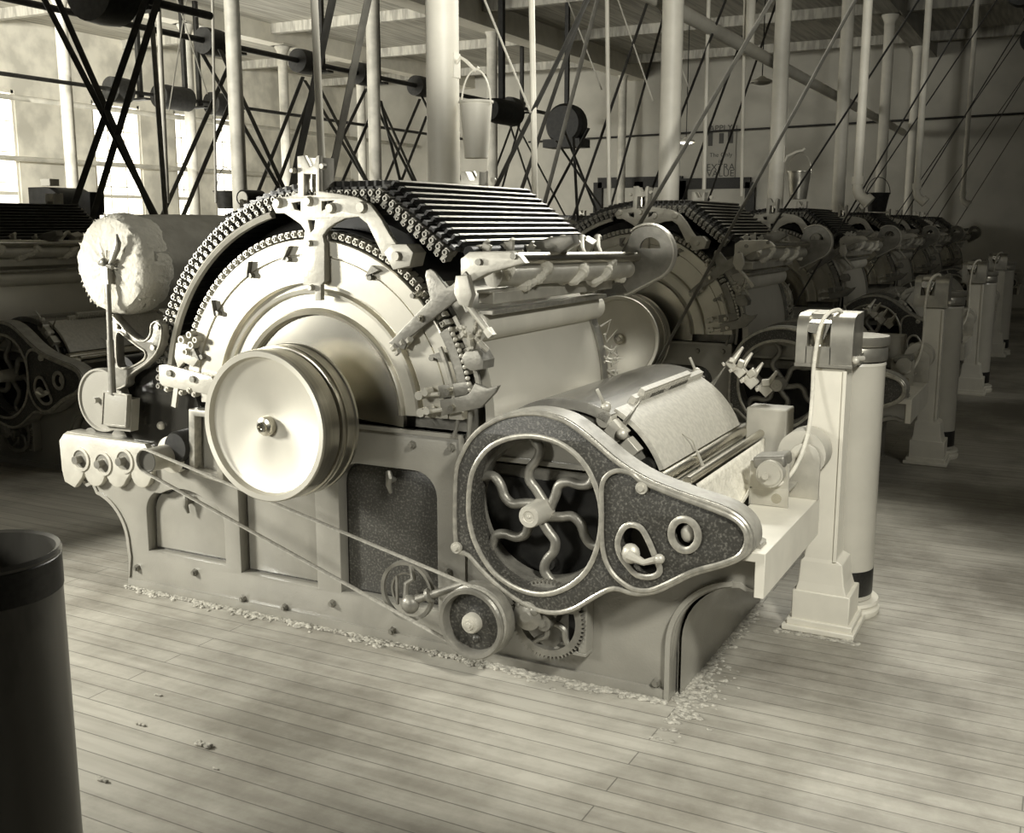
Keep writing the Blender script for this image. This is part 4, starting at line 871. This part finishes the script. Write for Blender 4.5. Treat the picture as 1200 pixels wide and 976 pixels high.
# dark round fan housing, dark ducts near ceiling, lamps
c = at(664, 146, 15); t = empty('fan_housing', c); tag(t, 'dark round fan housing hanging above the ribbed machine top', 'fan')
MB().lathe([(0, -.15), (.26, -.15), (.30, -.1), (.30, .1), (.26, .15), (0, .15)], 0, 0, 28).build('drum', 'dark', t); MB().box(-.30, .30, -.2, .2, -.34, -.22).box(-.03, .03, -.03, .03, .28, ZC-.01-c.z).build('support', 'dark', t)
c = at(588, 131, 11); t = empty('shaft_coupling', c); tag(t, 'dark overhead pulley and coupling right of the hanging bucket', 'pulley'); MB().lathe([(0, -.3), (.12, -.3), (.14, -.1), (.14, .3), (0, .3)], 0, 0, 20).build('drum', 'dark', t); MB().box(-.03, .03, -.03, .03, .1, ZC-.01-c.z).build('hanger', 'dark', t)
for i, (px, py, y) in enumerate(((804, 167, 17), (893, 97, 14))):
    c = at(px, py, y); t = empty('ceiling_lamp', c); tag(t, ('lit', 'unlit')[i]+' ceiling lamp with flat shade '+('right of the second white column' if i == 0 else 'left of the third white column'), 'lamp')
    MB().zlathe([(.03, .08), (.05, .06), (.14, .02), (.15, 0), (.14, .01), (.05, .05)], seg=24).build('lamp_shade', 'white', t); MB().cyl((0, 0, .06), (0, 0, ZC-.01-c.z), .008, seg=6).build('cord', 'dark', t)
    MB().ball((0, 0, 0), .08, (1.4, 1.4, .35)).build('bulb', 'lamp' if i == 0 else 'whited', t)
# round disc bracket seen by the left bucket, big dark wheel at the far left
c = at(288, 232, 9.4); t = empty('belt_drum', c); tag(t, 'short dark drum with a grey face beside the black bucket at left', 'drum')
MB().lathe([(0, -.05), (.075, -.05), (.085, -.06), (.09, -.05), (.09, .25), (0, .25)], 0, 0, 28).build('drum_body', 'dark', t); MB().lathe([(0, -.056), (.07, -.056), (.07, -.05)], 0, 0, 28).build('drum_face', 'whited', t)
c = at(76, 243, 6.8); t = empty('guard_hood', c); tag(t, 'tall rounded black hood above the machine at the far left', 'hood')
MB().plate([(-.35, -.3), (.10, -.3)] + arc(-.14, -.06, .24, 0, 90, 10) + [(-.35, .18)], -.1, .3, bev=.01).build('hood_body', 'dark', t); MB().box(-.17, -.05, -.102, -.0, .19, .25).build('hood_tag', 'white', t)
c = at(107, 236, 6.8); tag(MB().plate([(-.07, -.12), (.07, -.12), (.08, .08), (-.08, .08)], -.08, .08, bev=.004).build('black_box', 'dark', None, loc=c), 'small black box standing right of the tall black hood', 'box')
# ---- foreground sliver can cut off at the lower left
def pix(P_):
    v = _rm.transposed() @ (Vector(P_)-Vector((0, 0, EYE))); return CX+FPX*v.x/-v.z, CY-FPX*v.y/-v.z
fc = Vector((-1.79, 1.25, 0)); fr_ = .14
t = empty('sliver_can', fc); tag(t, 'dark stained sliver can standing alone at the lower left corner, in front of the machine', 'sliver can', None)
MB().zlathe([(0, 0), (fr_, 0), (fr_, .02), (fr_, .88), (fr_+.003, .888), (fr_, .896), (fr_-.008, .892), (fr_-.008, .03), (0, .03)], seg=64).build('can_body', 'fibred', t)
MB().zlathe([(fr_+.0005, .815), (fr_+.002, .817), (fr_+.002, .88), (fr_+.0005, .882)], seg=64).build('top_band', 'black', t)
# ---- lint along the foot of the frame and scraps on the floor
mb = MB(); n = 230
for row in range(2):
    pts = []
def heap(n, px, py, s0, s1):
    for i in range(n):
        s = random.uniform(s0, s1)**1.0; x, y = px(), py(); mb.ball((OX+x, OY+y, s*.15), s, (random.uniform(.8, 2.0), random.uniform(.8, 1.5), random.uniform(.3, .6)), seg=6)
clumps = [random.uniform(-1.0, 1.35) for _ in range(34)]
heap(1100, lambda: random.uniform(-1.05, 1.36), lambda: -.010-abs(random.gauss(0, .013)), .003, .008)
heap(900, lambda: random.choice(clumps)+random.gauss(0, .025), lambda: -.018-abs(random.gauss(0, .020)), .004, .012)
heap(420, lambda: 1.372+abs(random.gauss(0, .022)), lambda: random.uniform(0, 1.0), .004, .011)
heap(260, lambda: 1.40+abs(random.gauss(0, .05)), lambda: random.gauss(.05, .12), .003, .009)
heap(220, lambda: random.uniform(1.52, 1.82), lambda: .768-abs(random.gauss(0, .012)), .003, .008)
bmesh.ops.transform(mb.bm, matrix=Matrix.Identity(4), verts=mb.bm.verts[:])
o = mb.build('floor_lint', 'lint', None, weld=False); tag(o, 'grey cotton lint heaped along the foot of the foreground machine', 'lint', kind='stuff')
tex = bpy.data.textures.new('lint', 'CLOUDS'); tex.noise_scale = .02
dm = o.modifiers.new('rough', 'DISPLACE'); dm.texture = tex; dm.strength = .012; dm.texture_coords = 'GLOBAL'
for i, (px, py, L_, lab) in enumerate(((238, 874, .055, 'pale cotton scrap with a small shadow on the floor, front left'), (185, 815, .025, 'tiny cotton scrap on the left planks'), (165, 850, .03, 'small pale cotton scrap left of the longest scrap'), (120, 915, .04, 'cotton scrap near the dark can'), (200, 663, .022, 'cotton scrap behind the left foot of the machine'), (252, 901, .02, 'white speck of cotton on the front planks'))):
    d = _rm @ Vector(((px-CX)/FPX, -(py-CY)/FPX, -1)); t_ = -EYE/d.z; c = Vector((d.x*t_, d.y*t_, 0))
    mb = MB()
    for k in range(7): mb.ball(Vector((random.uniform(-L_, L_)*.5, random.uniform(-.1, .1)*L_, L_*.10)), L_*.17, (1.5, .9, .8), seg=7)
    tag(mb.build('cotton_scrap', 'lint', None, loc=c), lab, 'cotton scrap', 'cotton scraps on the floor')
# ================================================================ light
def area(name, loc, target, sx, sy, power, col=(1, .98, .89), spread=180):
    l = bpy.data.lights.new(name, 'AREA'); l.shape = 'RECTANGLE'; l.size = sx; l.size_y = sy; l.energy = power; l.color = col; l.spread = R(spread)
    o = bpy.data.objects.new(name, l); COL.objects.link(o); o.location = loc
    o.rotation_euler = (Vector(target)-Vector(loc)).to_track_quat('-Z', 'Y').to_euler(); return o
def spot(name, loc, target, power, ang, size=.25, blend=.6):
    l = bpy.data.lights.new(name, 'SPOT'); l.energy = power; l.color = (1, .98, .89); l.spot_size = R(ang); l.spot_blend = blend; l.shadow_soft_size = size
    o = bpy.data.objects.new(name, l); COL.objects.link(o); o.location = loc; o.rotation_euler = (Vector(target)-Vector(loc)).to_track_quat('-Z', 'Y').to_euler(); return o
spot('flood_and_fill', (-4.55, 1.65, 1.5), (-2.4, 2.85, .15), 410, 79, .2, .22)
spot('flood_and_fill', (-3.0, -.3, 1.85), (-1.9, 3.3, .9), 210, 66, .3, .9)
spot('flood_and_fill', (.9, 1.2, 3.0), (-.75, 3.4, .3), 600, 46, .25, .5)
spot('flood_and_fill', (1.7, 4.3, 2.5), (-.7, 7.3, 1.0), 60, 44, .25, .6)  # added fill that brightens the second coiler and machine front
spot('flood_and_fill', (1.9, 8.5, 2.6), (-1.0, 11.5, 1.1), 60, 60, .25, .6)  # another added fill, for the machines farther down the row
spot('flood_and_fill', (.6, .6, 2.2), (-3.0, 7.67, 5.1), 1300, 54, .15, .35)  # added to brighten the white columns and overhead pipes
area('added_back_light', (-1.4, 6.6, 3.5), (-1.9, 3.6, 1.2), 1.4, .4, 45, spread=100)  # added lamp above the view, makes the highlight on the cylinder cover
for i, (a_, b_) in enumerate(ys[1:]):
    area('window_daylight', (X0_+.5, (a_+b_)/2, 2.2), (X0_+6, (a_+b_)/2+.5, 2.4), b_-a_, 2.6, 25)
area('bay_fill', (-10.3, 1.8, 3.3), (-14, 14, 3.5), 2.5, 1.2, 600, spread=90)  # added fill out of view, brightens the left wall
area('bay_fill', (-12, 12, 2.9), (-12, 13, 4.9), 4, 8, 90)  # added upward fill for the ceiling of the left bay
w = bpy.data.worlds.new('World'); S.world = w; w.use_nodes = True
bg = w.node_tree.nodes['Background']; bg.inputs[0].default_value = (1, .97, .85, 1); bg.inputs[1].default_value = .04
S.view_settings.view_transform = 'Standard'; S.view_settings.look = 'None'; S.view_settings.gamma = 1; S.view_settings.use_curve_mapping = False
S.view_settings.exposure = 0.0
S.cycles.max_bounces = 6
